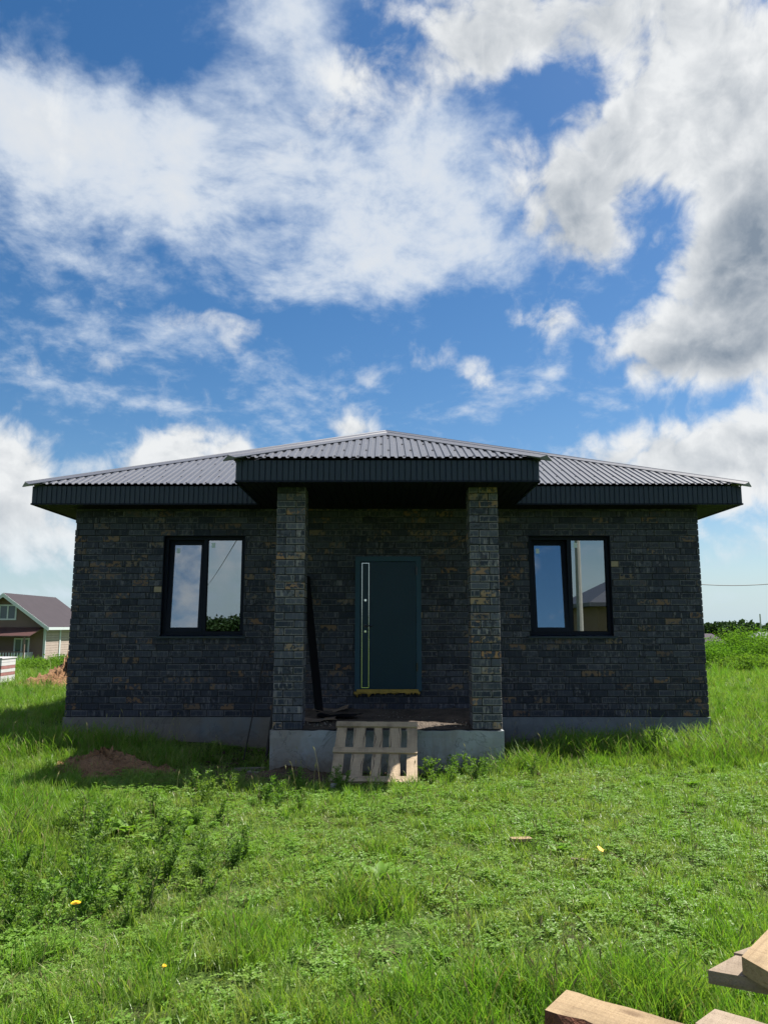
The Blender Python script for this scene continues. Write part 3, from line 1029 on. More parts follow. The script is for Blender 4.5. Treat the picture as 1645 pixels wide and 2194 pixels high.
# soffits, boards running out from the wall
def soffit(x0, x1, y0, y1, along_x):
    mb = MB()
    a0, a1 = (x0, x1) if along_x else (y0, y1)
    n = max(1, int((a1 - a0) / .10))
    w = (a1 - a0) / n
    for i in range(n):
        p, q = a0 + i * w + .004, a0 + (i + 1) * w - .004
        if along_x: mb.box(p, q, y0, y1, ZS - .002, ZS + .016)
        else: mb.box(x0, x1, p, q, ZS - .002, ZS + .016)
    o = tag(mb.build('soffit', 'soffit_metal', house), kind='stuff')
    MB().box(x0, x1, y0, y1, ZS + .0175, ZS + .03).build('soffit_back', 'mortar', o)
soffit(-FX + .03, FX - .03, FY + .03, -.004, True)
soffit(-PFX + .03, PFX - .03, PFY + .03, FY + .026, True)
soffit(-FX + .03, -HW - .004, 0, HD + OV - .03, False)
soffit(HW + .004, FX - .03, 0, HD + OV - .03, False)
soffit(-HW, HW, HD + .004, HD + OV - .03, True)

# ------------------------------------------------------------------ windows
def frame_ring(mb, x0, x1, z0, z1, w, y0, y1):
    mb.box(x0, x1, y0, y1, z0, z0 + w); mb.box(x0, x1, y0, y1, z1 - w, z1)
    mb.box(x0, x0 + w, y0, y1, z0 + w, z1 - w); mb.box(x1 - w, x1, y0, y1, z0 + w, z1 - w)
    return mb
for wi, (x0, x1, z0, z1) in enumerate(WIN):
    YF = .085                                            # frame set back in the opening
    win = frame_ring(MB(), x0 + .012, x1 - .012, z0 + .035, z1 - .012, .05, YF, YF + .07)
    xm = x0 + .655
    win.box(xm - .03, xm + .03, YF, YF + .07, z0 + .085, z1 - .062)
    win = win.build('window', 'navy_frame', house)
    rv = MB()                                            # lining of the opening
    rv.box(x0 + .001, x0 + .011, -.002, YF + .07, z0 + .03, z1 - .002); rv.box(x1 - .011, x1 - .001, -.002, YF + .07, z0 + .03, z1 - .002)
    rv.box(x0 + .012, x1 - .012, -.002, YF + .07, z1 - .011, z1 - .001)
    rv.build('reveal', 'navy_frame', win)
    sl = MB()
    zs = z0 + .034
    sl.add([(x0 - .04, -.045, zs - .022), (x1 + .04, -.045, zs - .022), (x1 + .04, YF + .02, zs), (x0 - .04, YF + .02, zs),
            (x0 - .04, -.045, zs - .05), (x1 + .04, -.045, zs - .05), (x1 + .04, -.038, zs - .05), (x0 - .04, -.038, zs - .05),
            (x0 - .04, -.038, zs - .026), (x1 + .04, -.038, zs - .026), (x1 + .04, YF + .02, zs - .004), (x0 - .04, YF + .02, zs - .004)],
           [(0, 1, 2, 3), (4, 5, 1, 0), (7, 6, 5, 4), (8, 9, 6, 7), (11, 10, 9, 8), (0, 3, 11, 8, 7, 4), (1, 5, 6, 9, 10, 2)])
    sl.build('sill', 'navy_metal', win)
    # fixed light on one side
    fx0, fx1, fz0, fz1 = xm + .03, x1 - .062, z0 + .085, z1 - .062
    MB().box(fx0 - .012, fx1 + .012, YF + .024, YF + .028, fz0 - .012, fz1 + .012).build('pane', 'glass', win)
    gk = frame_ring(MB(), fx0, fx1, fz0, fz1, .009, YF + .010, YF + .0235).build('gasket', 'black_board', win)
    # opening light tipped inwards at the top
    sx0, sx1, sz0, sz1 = x0 + .054, xm - .022, z0 + .078, z1 - .055
    sw, sh = sx1 - sx0, sz1 - sz0
    sash = frame_ring(MB(), 0, sw, 0, sh, .072, -.012, .055).build('sash', 'navy_frame', win)
    sash.location = (sx0, YF + .004, sz0)
    sash.rotation_euler = (R(-4.2 if wi == 0 else -5.5), 0, 0)
    pn = MB().box(.06, sw - .06, .018, .022, .06, sh - .06).build('pane', 'glass', win)
    pn.location = sash.location; pn.rotation_euler = sash.rotation_euler
    st = MB().box(.105, .160, .0155, .0172, sh - .205, sh - .125).build('sticker', 'sticker', win)
    st.location = sash.location; st.rotation_euler = sash.rotation_euler
    MB().box(fx0 + .055, fx0 + .11, YF + .0215, YF + .0232, fz1 - .125, fz1 - .045).build('sticker', 'sticker', win)

# ------------------------------------------------------------------ front door
DX0, DX1, DZ0, DZ1 = -.494, .534, .768, 2.838
door = frame_ring(MB(), DX0, DX1, DZ0, DZ1, .078, -.030, .10).build('door', 'door_frame', house)
lx0, lx1, lz0, lz1 = DX0 + .082, DX1 - .082, DZ0 + .03, DZ1 - .084
leaf_b = MB().box(lx0, lx1, -.040, .05, lz0, lz1)
leaf = leaf_b.build('door_leaf', 'door_paint', door)
bev = leaf.modifiers.new('edge', 'BEVEL'); bev.width = .006; bev.segments = 2
tx0, tx1, tz0, tz1 = lx0 + .022, lx0 + .135, lz0 + .02, lz1 - .02
frame_ring(MB(), tx0, tx1, tz0, tz1, .0065, -.0455, -.0402).build('trim_strip', 'steel', door)
MB().box(DX0 + .03, DX1 - .05, -.055, .06, DZ0 - .012, DZ0 + .028).build('threshold', 'foam', door)
def escutcheon(x, z):
    b = MB()
    b.tube([(x, -.0405, z), (x, -.052, z)], [.021, .018], 14); b.tube([(x, -.052, z), (x, -.060, z)], [.009, .008], 10)
    return b.build('lock', 'steel', door, False)
lx = (tx0 + tx1) / 2 + .0
escutcheon(lx, DZ0 + 1.385); escutcheon(lx, DZ0 + .905)
hb = MB()
hb.tube([(lx + .0, -.0405, DZ0 + .99), (lx, -.055, DZ0 + .99)], [.024, .022], 14)
hb.tube([(lx, -.055, DZ0 + .99), (lx, -.085, DZ0 + .99)], .009, 10)
hb.tube([(lx - .008, -.085, DZ0 + .99), (lx + .06, -.087, DZ0 + .992), (lx + .115, -.080, DZ0 + .988)], [.010, .0095, .008], 10)
hb.build('handle', 'dark_steel', door)
for z in (DZ0 + .30, DZ0 + 1.78):
    MB().tube([(lx1 + .012, -.048, z), (lx1 + .012, -.048, z + .13)], .012, 10).build('hinge', 'dark_steel', door)
# hardened foam squeezed out under the threshold
mb = MB(); vs, fs = [], []
nf = 60
for i in range(nf + 1):
    x = DX0 - .01 + (DX1 - DX0 - .02) * i / nf
    drop = .03 + .03 * max(0, math.sin(i * .55)) * random.uniform(.4, 1.2) + (.03 if random.random() < .12 else 0) - .02 * (i / nf)
    bul = -.02 - .03 * random.random()
    for (yy, zz) in ((.0, DZ0 - .010), (bul - .03, DZ0 - .014), (bul - .035, DZ0 - .015 - drop * .5), (bul, DZ0 - .012 - drop), (.0, DZ0 - .012 - drop * .9)):
        vs.append((x, yy, zz))
for i in range(nf):
    for j in range(4):
        k = i * 5 + j
        fs.append((k, k + 1, k + 6, k + 5))
mb.add(vs, fs)
mb.build('foam_seal', 'foam', door, True)

# ------------------------------------------------------------------ things on and by the porch
def G(x, y):
    return float(gz(x, y))

def leaning_bar(name, a, b, w, t, mat, label, cat):
    """straight flat bar from a to b"""
    a, b = Vector(a), Vector(b)
    L = (b - a).length
    o = MB().box(0, L, -w / 2, w / 2, -t / 2, t / 2).build(name, mat)
    o.location = a
    o.rotation_euler = (b - a).to_track_quat('X', 'Z').to_euler()
    bv = o.modifiers.new('edge', 'BEVEL'); bv.width = min(w, t) * .12; bv.segments = 1
    return tag(o, label, cat)
leaning_bar('leaning_post', (-.93, 11.45, .47), (-1.22, 12.02, 2.52), .115, .06, 'black_board', 'black post leaning against the porch wall beside the pillar', 'post')
rod = MB().tube([(-1.68, 11.35, G(-1.68, 11.35) - .03), (-1.62, 11.9, 1.0), (-1.60, 12.05, 1.42)], .021, 8).build('leaning_rod', 'rebar')
tag(rod, 'thick dark rod leaning in the corner beside the porch block', 'rod')
rod = MB().tube([(-2.02, 11.45, G(-2.02, 11.45) - .03), (-1.86, 11.95, 1.1), (-1.84, 12.06, 1.30)], .010, 6).build('leaning_rod', 'rebar')
tag(rod, 'thin dark rod leaning against the house plinth', 'rod')

def warped_sheet(name, loc, rz, sx, sy, curl, mat, label, cat, seed):
    rr = random.Random(seed)
    mb = MB(); vs, fs = [], []
    n1, n2 = 10, 7
    for k, dz in ((0, 0.0), (1, .006)):
        for j in range(n2 + 1):
            for i in range(n1 + 1):
                x = (i / n1 - .5) * sx * (1 + .05 * math.sin(j * 1.3 + seed)); y = (j / n2 - .5) * sy * (1 + .12 * math.sin(i * 1.1 + seed))
                z = curl * (abs(x) / sx * 2) ** 2 * (1 if x > 0 else .4) + .012 * math.sin(i * .9 + j * .7 + seed)
                vs.append((x, y, z + dz + .012))
    o = (n1 + 1) * (n2 + 1)
    for j in range(n2):
        for i in range(n1):
            k = j * (n1 + 1) + i
            fs.append((k, k + n1 + 1, k + n1 + 2, k + 1)); fs.append((o + k, o + k + 1, o + k + n1 + 2, o + k + n1 + 1))
    for i in range(n1):
        fs.append((i, i + 1, o + i + 1, o + i)); k = n2 * (n1 + 1) + i; fs.append((k + 1, k, o + k, o + k + 1))
    for j in range(n2):
        k = j * (n1 + 1); fs.append((k + n1 + 1, k, o + k, o + k + n1 + 1)); k += n1; fs.append((k, k + n1 + 1, o + k + n1 + 1, o + k))
    ob = mb.add(vs, fs).build(name, mat)
    ob.location = loc; ob.rotation_euler = (0, 0, rz)
    return tag(ob, label, cat, 'cardboard pieces on the porch')
warped_sheet('cardboard_sheet', (-.92, 10.72, .485), .15, .52, .30, .02, 'cardboard', 'cardboard sheet lying on the porch edge nearest the pallet', 'cardboard', 1)
warped_sheet('cardboard_sheet', (-.62, 10.95, .512), -.2, .60, .26, .03, 'black_board', 'dark warped sheet lying behind the cardboard on the porch', 'cardboard', 4)
warped_sheet('cardboard_sheet', (-.78, 11.62, .515), .05, .50, .40, .05, 'cardboard', 'cardboard sheet lying against the porch back wall', 'cardboard', 7)

# pallet used as a step, leaning on the porch block
def wavy_board(name, L, w, t, mat, parent, amp0, amp1, seed, n=14):
    """board along x with waney edges"""
    rr = random.Random(seed)
    ph = [rr.uniform(0, 6) for _ in range(4)]
    pts0, pts1 = [], []
    for i in range(n + 1):
        x = L * i / n
        a = amp0 * (math.sin(x * 9 + ph[0]) + .6 * math.sin(x * 23 + ph[1]))
        b = amp1 * (math.sin(x * 8 + ph[2]) + .6 * math.sin(x * 21 + ph[3]))
        pts0.append((x, -w / 2 + a)); pts1.append((x, w / 2 + b))
    return MB().prism(pts0 + pts1[::-1], 0, t).build(name, mat, parent)
pal = thing('wooden_pallet', 'weathered wooden pallet leaning on the concrete porch as a step', 'pallet', (0, 0, 0))
foot = Vector((-.115, 9.22, G(-.1, 9.22) + .03)); head = Vector((-.065, 10.045, .52))
xa = Vector((1, -.03, 0)).normalized()
ya = (head - foot).normalized()
za = xa.cross(ya).normalized()
if za.z < 0: za = -za
PL = (head - foot).length
pal.matrix_world = Matrix.Translation(foot) @ Matrix((xa, ya, za)).transposed().to_4x4()
for k, (u, w, am, ph) in enumerate(((-.445, .125, .003, 1), (-.215, .150, .006, 2), (.015, .112, .005, 3), (.225, .140, .0045, 4), (.435, .125, .001, 5))):
    s = wavy_board('slat', PL + .05, w, .022, ('pallet_wood', 'pallet_wood', 'pallet_wood', 'pallet_wood', 'pallet_wood')[k], pal, am if k else .002, am, ph + 20)
    s.rotation_euler = (0, 0, R(90))
    s.location = (u, -.02, 0)
    if am > .004:                                        # bark left along the waney edges
        rr = random.Random(ph)
        for e in (-1, 1):
            bb = MB(); pts = []
            for i in range(15):
                x = .08 + (PL - .12) * i / 14
                pts.append((u + e * (w / 2 - .006 + .006 * math.sin(x * 17 + e)), x))
            wd = [.003 + .013 * max(0, math.sin(i * .9 + ph * 2 + e)) for i in range(15)]
            vs, fs = [], []
            for (x, y), q in zip(pts, wd):
                vs += [(x, y, .002), (x + e * .004, y, .012), (x - e * q, y, .0245), (x - e * q * 1.3 - e * .002, y, .0215)]
            for i in range(14):
                for j in range(3):
                    a = i * 4 + j
                    fs.append((a, a + 1, a + 5, a + 4))
            bb.add(vs, fs).build('bark_edge', 'slat_bark', s).matrix_parent_inverse = (Matrix.Translation((u, -.02, 0)) @ Matrix.Rotation(R(90), 4, 'Z')).inverted()
for k, v in enumerate((.035, PL * .50, PL - .045)):
    b = wavy_board('crossbar', 1.02, .085, .024, 'pallet_wood', pal, .002, .002, 40 + k)
    b.location = (-.52, v, .023 + .0)
for k, v in enumerate((.035, PL * .50, PL - .045)):
    for u in (-.445, .0, .435):
        MB().box(u - .045, u + .045, v - .04, v + .04, -.082, -.001).build('block', 'pallet_grey', pal)
bk = MB().box(-.06, .06, -.05, .05, 0, .075).build('concrete_chunk', 'grey_block')
bk.location = (-.55, 9.12, G(-.55, 9.12) - .01); bk.rotation_euler = (0, 0, .2)
bk.modifiers.new('edge', 'BEVEL').width = .012
tag(bk, 'small grey concrete block under the lower end of the pallet', 'block')

# ------------------------------------------------------------------ sawn boards in the near corner
def board(name, quad, z_top, t, mat, label, seed, wane=0.0, bark=None, group=None):
    """sawn board whose top outline is quad (plan points: near-left, far-left, far-right, near-right), laid at z_top"""
    rr = random.Random(seed)
    q = [Vector((*p, 0)) for p in quad]
    ax = (q[2] - q[1]).normalized()
    org = (q[0] + q[1]) / 2
    ang = math.atan2(ax.y, ax.x)
    loc = [Matrix.Rotation(-ang, 3, 'Z') @ (p - org) for p in q]
    n = 44
    near, far_ = [], []
    for i in range(n + 1):
        f = i / n
        a = loc[0].lerp(loc[3], f); b = loc[1].lerp(loc[2], f)
        w = wane * (.6 * math.sin(f * 31 + seed) + .5 * math.sin(f * 67 + 2 * seed) + rr.uniform(-.3, .3))
        near.append((a.x, a.y + abs(w) * .9)); far_.append((b.x, b.y + .25 * w))
    root = thing(name, label, 'board', (org.x, org.y, z_top - t), ang, group)
    top_o = near + far_[::-1]
    k = len(top_o)
    vs = [(p[0], p[1], t) for p in top_o]
    low = []
    for i, p in enumerate(top_o):
        if i <= n:
            a = loc[0].lerp(loc[3], i / n)
            low.append((a.x, a.y - .004, 0.0))
        else:
            low.append((p[0], p[1], 0.0))
    m = MB()
    m.add(vs + low, [tuple(range(k)), tuple(range(2 * k - 1, k - 1, -1))] + [(i, k + i, k + (i + 1) % k, (i + 1) % k) for i in range(n, k)])
    m.build('timber', mat, root)
    e = MB(); vs, fs = [], []                            # the near edge: bark or saw cut
    for i in range(n + 1):
        tp, lw = near[i], low[i]
        mid = rr.uniform(-.008, .012) if bark else 0
        vs += [(tp[0], tp[1], t), (tp[0], (tp[1] + lw[1]) / 2 - mid, t * .62 + (rr.uniform(-.006, .006) if bark else 0)), (lw[0], lw[1] - mid * .5, t * .25), lw]
    for i in range(n):
        for j in range(3):
            a = i * 4 + j
            fs.append((a, a + 1, a + 5, a + 4))
    e.add(vs, fs).build('edge', bark or mat, root)
    return root
def along(p, d, s):
    return (p[0] + d[0] * s, p[1] + d[1] * s)
dA = Vector((.803, -.596)).normalized()
LG = 'sawn boards piled beside the camera'
A1, A0 = (.508, 2.314), (.4215, 2.196)
board('sawn_board', (A0, A1, along(A1, dA, 1.5), along(A0, dA, 1.5)), .75, .07, 'fresh_wood', 'pale sawn board with dark red rotten bark along its near edge', 3, .020, 'rotten_bark', LG)
B1, B0 = (.873, 2.204), (.790, 2.128)
board('sawn_board', (B0, B1, along(B1, dA, 1.2), along(B0, dA, 1.2)), .75, .05, 'pale_wood', 'short pale board with a wavy far edge in the bottom corner', 8, .012, None, LG)
dC = Vector((.188, .215)).normalized(); dD = Vector((.147, -.076)).normalized()
C0 = (1.083, 2.506)
c_end = Vector((.030, -.106)).normalized()
board('sawn_board', (along(C0, c_end, .34), C0, along(C0, dC, 1.3), along(along(C0, c_end, .34), dC, 1.3)), .76, .05, 'fresh_wood', 'thick yellowish board on top of the stack with grey bark end', 5, .0, None, LG)
D0 = (.994, 2.545); D1 = (1.128, 2.654)
board('sawn_board', (D0, D1, along(D1, dD, 1.4), along(D0, dD, 1.4)), .705, .036, 'pale_wood', 'greyish board under the thick one, its skewed end sticking out', 9, .004, None, LG)
E0 = (1.13, 2.672); E1 = (1.23, 2.735)
board('sawn_board', (E0, E1, along(E1, dD, 1.2), along(E0, dD, 1.2)), .705, .022, 'pale_wood', 'thin pale board end behind the stacked boards', 12, .003, None, LG)

# ------------------------------------------------------------------ heaps of earth
def mound(name, cx, cy, rx, ry, h, mat, label, seed, sharp=1.6):
    rr = np.random.default_rng(seed)
    n1, n2 = 46, 22
    vs, fs = [], []
    for j in range(n2 + 1):
        for i in range(n1):
            a = 2 * math.pi * i / n1; r = j / n2
            wob = 1 + .14 * math.sin(3 * a + seed) + .08 * math.sin(7 * a + 2 * seed)
            x, y = cx + rx * r * wob * math.cos(a), cy + ry * r * wob * math.sin(a)
            z = h * (1 - r) ** sharp * (1 + .25 * math.sin(4 * a + seed + 3 * r)) + (h * .16 * rr.normal() if j < n2 else 0) * (1 - r * .6)
            vs.append((x, y, float(gz(x, y)) + (z if j < n2 else -.08)))
    for j in range(n2):
        for i in range(n1):
            fs.append((j * n1 + i, (j + 1) * n1 + i, (j + 1) * n1 + (i + 1) % n1, j * n1 + (i + 1) % n1))
    o = MB().add(vs, fs).build(name, mat, None, True)
    return tag(o, label, 'earth mound')
MOUNDS = [(-3.50, 9.95, .75, .55), (-2.72, 9.95, .22, .2), (-9.55, 23.6, 1.2, 1.0)]
mound('earth_mound', -3.50, 9.95, .72, .5, .20, 'clay', 'low reddish earth mound in the shaded grass before the left window', 1, 1.1)
mound('earth_mound', -2.72, 9.95, .2, .18, .07, 'clay', 'tiny reddish heap of earth right of the low mound', 2, 1.1)
mound('earth_mound', -9.55, 23.6, 1.25, 1.1, .62, 'clay', 'reddish clay mound on the meadow behind the house corner', 3, 1.3)
mound('earth_mound', -1.15, 9.80, .95, .46, .11, 'brown_soil', 'trodden brown soil heaped along the porch block beside the pallet', 4, 1.0)
mound('earth_mound', 1.95, 10.7, .42, .55, .07, 'brown_soil', 'bare brown soil in the corner right of the porch block', 5, 1.0)

# clods and rubble along the foot of the porch block and plinth
mb = MB()
rc = random.Random(21)
for _ in range(420):
    if rc.random() < .6: x, y = rc.uniform(-2.3, 2.0), 10.05 - abs(rc.gauss(0, .28))
    else: x, y = rc.choice((-1, 1)) * rc.uniform(1.6, 2.5), rc.uniform(10.2, 11.9)
    sz = rc.uniform(.008, .032) * (1.6 if rc.random() < .08 else 1)
    z = G(x, y) + sz * .3 + .03
    vv = [(x + sz * rc.uniform(.6, 1.1) * a, y + sz * rc.uniform(.6, 1.1) * b, z + sz * rc.uniform(.5, .9) * c) for a, b, c in ((1, 0, 0), (0, 1, 0), (-1, 0, 0), (0, -1, 0), (0, 0, 1), (0, 0, -1))]
    mb.add(vv, [(0, 1, 4), (1, 2, 4), (2, 3, 4), (3, 0, 4), (1, 0, 5), (2, 1, 5), (3, 2, 5), (0, 3, 5)])
tag(mb.build('rubble', 'brown_soil'), 'clods and crumbs of soil along the foot of the porch', 'rubble', kind='stuff')

# small scraps lying in the grass
def scrap(name, x, y, L, w, t, rz, mat, label, cat, lift=.05):
    o = MB().prism([(0, 0), (L * .5, -w * .1), (L, w * .12), (L * .97, w), (L * .4, w * .92), (L * .02, w * .8)], 0, t).build(name, mat)
    o.location = (x, y, G(x, y) + lift); o.rotation_euler = (.05, .06, rz)
    return tag(o, label, cat)
scrap('wood_offcut', 1.02, 6.5, .19, .06, .025, .25, 'fresh_wood', 'small pale wood offcut lying in the lawn', 'wood offcut', .055)
scrap('wood_splinter', 1.38, 6.0, .17, .025, .012, -.1, 'pale_wood', 'thin grey splinter of wood lying in the lawn', 'wood splinter', .05)
scrap('wood_offcut', -1.95, 10.45, .5, .09, .03, .5, 'pallet_grey', 'grey wood offcut on bare soil beside the porch block', 'wood offcut', .02)
scrap('wood_offcut', -1.75, 10.2, .35, .07, .03, -.3, 'pallet_grey', 'short brown wood offcut in front of the leaning rods', 'wood offcut', .02)
o = MB().prism([(0, -.02), (.03, -.03), (.06, 0), (.03, .03), (0, .02)], 0, .006).build('fallen_leaf', 'dead_leaf')
o.location = (1.60, 6.08, G(1.60, 6.08) + .075); o.rotation_euler = (.5, .3, .4)
tag(o, 'small yellow leaf lying in the lawn', 'leaf')

# ------------------------------------------------------------------ cottage on the left
ctg = thing('timber_cottage', 'brown cottage with gable roof, white trim and veranda behind the house', 'cottage', (-33.1, 68, -1.45))
CW, CDp, ev, ap = 3.55, 9.5, 3.55, 6.1
wb = MB()
wb.add([(-CW, 0, 0), (CW, 0, 0), (CW, 0, ev), (0, 0, ap - .15), (-CW, 0, ev)], [(0, 1, 2, 3, 4)])
wb.build('gable_wall', 'cottage_wall', ctg)
for k in range(16):                                      # log siding on the sunny side
    MB().box(CW - .02, CW + .03 + .01 * (k % 2), .02, CDp, k * .22, k * .22 + .205).build('log', 'cottage_side_lit', ctg)
MB().add([(-CW, 0, 0), (-CW, CDp, 0), (-CW, CDp, ev), (-CW, 0, ev), (CW - .03, CDp, 0), (CW - .03, CDp, ev), (0, CDp, ap - .15)],
         [(0, 1, 2, 3), (1, 4, 5, 6, 2)]).build('wall', 'cottage_wall', ctg)
for s in (-1, 1):
    x1_, z1_ = s * (CW + .55), ev - .55 * (ap - ev) / CW
    rf = MB().add([(0, -.7, ap), (x1_, -.7, z1_), (x1_, CDp + .6, z1_), (0, CDp + .6, ap), (0, -.7, ap - .12), (x1_, -.7, z1_ - .12), (x1_, CDp + .6, z1_ - .12), (0, CDp + .6, ap - .12)],
                  [(0, 1, 2, 3), (7, 6, 5, 4), (0, 4, 5, 1), (1, 5, 6, 2), (2, 6, 7, 3)]).build('roof', 'cottage_roof', ctg)
    MB().add([(0, -.75, ap - .02), (x1_, -.75, z1_ - .02), (x1_, -.75, z1_ - .36), (0, -.75, ap - .36), (0, -.70, ap - .02), (x1_, -.70, z1_ - .02), (x1_, -.70, z1_ - .36), (0, -.70, ap - .36)],
             [(0, 3, 2, 1), (4, 5, 6, 7), (3, 7, 6, 2), (0, 1, 5, 4), (1, 2, 6, 5)]).build('bargeboard', 'white_trim', rf)
    if s > 0:
        MB().box(x1_ - .02, x1_ + .05, -.7, CDp + .6, z1_ - .26, z1_ - .02).build('eave_board', 'white_trim', rf)
def small_window(par, x0, x1, z0, z1, y, n=2):
    w = frame_ring(MB(), x0, x1, z0, z1, .13, y - .06, y + .02)
    for i in range(1, n):
        xm = x0 + (x1 - x0) * i / n
        w.box(xm - .06, xm + .06, y - .055, y + .02, z0 + .13, z1 - .13)
    w = w.build('window', 'white_trim', par)
    for i in range(n):
        a, b = x0 + (x1 - x0) * i / n, x0 + (x1 - x0) * (i + 1) / n
        MB().box(a + .07, b - .07, y - .02, y + .01, z0 + .13, z1 - .13).build('pane', 'window_dark', w)
small_window(ctg, -.6, .95, 3.75, 5.10, -.01)
small_window(ctg, .9, 2.25, .25, 2.2, -.01)
for s in (CW - .12, CW + .0):
    pass
MB().box(CW - .10, CW + .10, -.10, .0, 0, ev - .25).build('corner_board', 'white_trim', ctg)
MB().box(CW + .045, CW + .10, 2.9, 3.15, 0, ev - .4).build('corner_board', 'white_trim', ctg)
vr = MB().add([(-CW - .2, -.02, 3.12), (CW - .15, -.02, 3.12), (CW - .55, -1.9, 2.42), (-CW - .2, -1.9, 2.42), (-CW - .2, -.02, 3.04), (CW - .15, -.02, 3.04), (CW - .55, -1.9, 2.34), (-CW - .2, -1.9, 2.34)],
              [(3, 2, 1, 0), (4, 5, 6, 7), (3, 7, 6, 2), (1, 2, 6, 5), (0, 4, 7, 3)]).build('veranda_roof', 'porch_red', ctg)
MB().box(-CW - .2, CW - .4, -1.9, -.02, -.3, .05).build('veranda_deck', 'cottage_wall', ctg)
for x in (-2.6, .05, 2.6):
    MB().box(x - .06, x + .06, -1.84, -1.72, .06, 2.36).build('post', 'cottage_wall', ctg)
MB().box(-2.6, 2.6, -1.81, -1.75, 1.02, 1.10).build('rail', 'cottage_wall', ctg)
for i in range(22):
    x = -2.45 + i * .24 if i < 21 else 2.5
    MB().box(x - .045, x + .045, -1.85, -1.815, .1, 1.0).build('baluster', 'white_trim', ctg)
for i in range(7):
    MB().box(2.56, 2.60, -1.6 + i * .24, -1.5 + i * .24, .1, 1.0).build('baluster', 'white_trim', ctg)

# brick pack under white film by the left edge
pk = thing('brick_pallet', 'stack of reddish bricks under white film at the left edge', 'brick pack', (-12.05, 24.0, G(-12.05, 24.0) - .05), .05)
for j in range(7):
    MB().box(-.55, .55, -.5, .5, .12 + j * .10, .12 + j * .10 + .093).build('brick_layer', 'red_brick' if j in (2, 4) else 'white_film', pk)
MB().box(-.57, .57, -.52, .52, .825, .86).build('film_cover', 'white_film', pk)
for y in (-.42, 0, .42):
    MB().box(-.55, .55, y - .05, y + .05, 0, .115).build('skid', 'pallet_grey', pk)

# ------------------------------------------------------------------ leafy plants
def leaves_mesh(name, centers, sizes, mat, rr, aspect=.5, up=.3, fold=.25):
    """many single folded leaves; centers (n,3), sizes (n,)"""
    n = len(centers)
    d = rr.normal(size=(n, 3)); d[:, 2] = np.abs(d[:, 2]) * up + rr.normal(size=n) * .35
    d /= np.linalg.norm(d, axis=1)[:, None] + 1e-9
    s = np.cross(d, rr.normal(size=(n, 3))); s /= np.linalg.norm(s, axis=1)[:, None] + 1e-9
    nn = np.cross(d, s)
    L = sizes[:, None]
    b = centers; t = centers + d * L; m1 = centers + d * L * .5 + s * L * aspect * .5 + nn * L * fold * .3; m2 = centers + d * L * .5 - s * L * aspect * .5 + nn * L * fold * .3
    mid = centers + d * L * .5
    v = np.stack([b, m1, t, m2], 1).reshape(-1, 3)
    k = np.arange(n) * 4
    f = np.concatenate([np.stack([k, k + 1, k + 2], 1), np.stack([k, k + 2, k + 3], 1)])
    me = bpy.data.meshes.new(name)
    me.from_pydata(v.tolist(), [], f.tolist())
    me.materials.append(M[mat])
    return me

def shrub(name, x, y, w, h, n, leaf, mat, label, seed, group=None, cat='shrub'):
    rr = np.random.default_rng(seed)
    z = G(x, y)
    t = thing(name, label, cat, (x, y, z), 0, group)
    nc = max(5, int(n / 90))
    cc = rr.normal(size=(nc, 3)); cc /= np.linalg.norm(cc, axis=1)[:, None]
    cc *= rr.random(nc)[:, None] ** .4
    cc = cc * np.array([w * .5, w * .5, h * .46]) + np.array([0, 0, h * .5])
    pick = rr.integers(0, nc, n)
    off = rr.normal(size=(n, 3)) * np.array([w * .11, w * .11, h * .11])
    c = cc[pick] + off
    c[:, 2] = np.maximum(c[:, 2], .02)
    link(bpy.data.objects.new('foliage', leaves_mesh('foliage', c, leaf * rr.uniform(.6, 1.3, n), mat, rr)), t)
    st = MB()
    for i in range(min(nc, 9)):
        p = cc[i]
        st.tube([(p[0] * .15, p[1] * .15, -.03), (p[0] * .5, p[1] * .5, p[2] * .5), tuple(p)], [.02 * h, .014 * h, .004 * h], 5)
    st.build('stem', 'stem', t)
    return t

for i, (x, y, w, h) in enumerate(((14.6, 34.5, 3.2, 1.25), (16.7, 35.2, 3.4, 1.95), (18.8, 34.2, 3.4, 1.5), (15.6, 37.4, 3.2, 1.6), (20.8, 35.6, 3.4, 1.5), (18.0, 37.8, 3.4, 1.7), (12.9, 36.0, 3.0, 1.4), (17.3, 32.6, 2.6, .8), (14.9, 32.2, 2.4, .7), (20.0, 32.4, 2.8, .8))):
    shrub('wild_shrub', x, y, w, h, 7500, .11, 'bush', 'bright green shrub in the thicket on the meadow right of the house', 100 + i, 'shrubs right of the house')
for i, (x, y, w, h) in enumerate(((-13.2, 33.5, 2.6, .75), (-15.0, 34.2, 2.2, .55), (-12.0, 35.0, 2.8, .95))):
    shrub('wild_shrub', x, y, w, h, 6000, .10, 'bush', 'bright green shrub between the cottage and the clay mound', 140 + i, 'shrubs near the cottage')

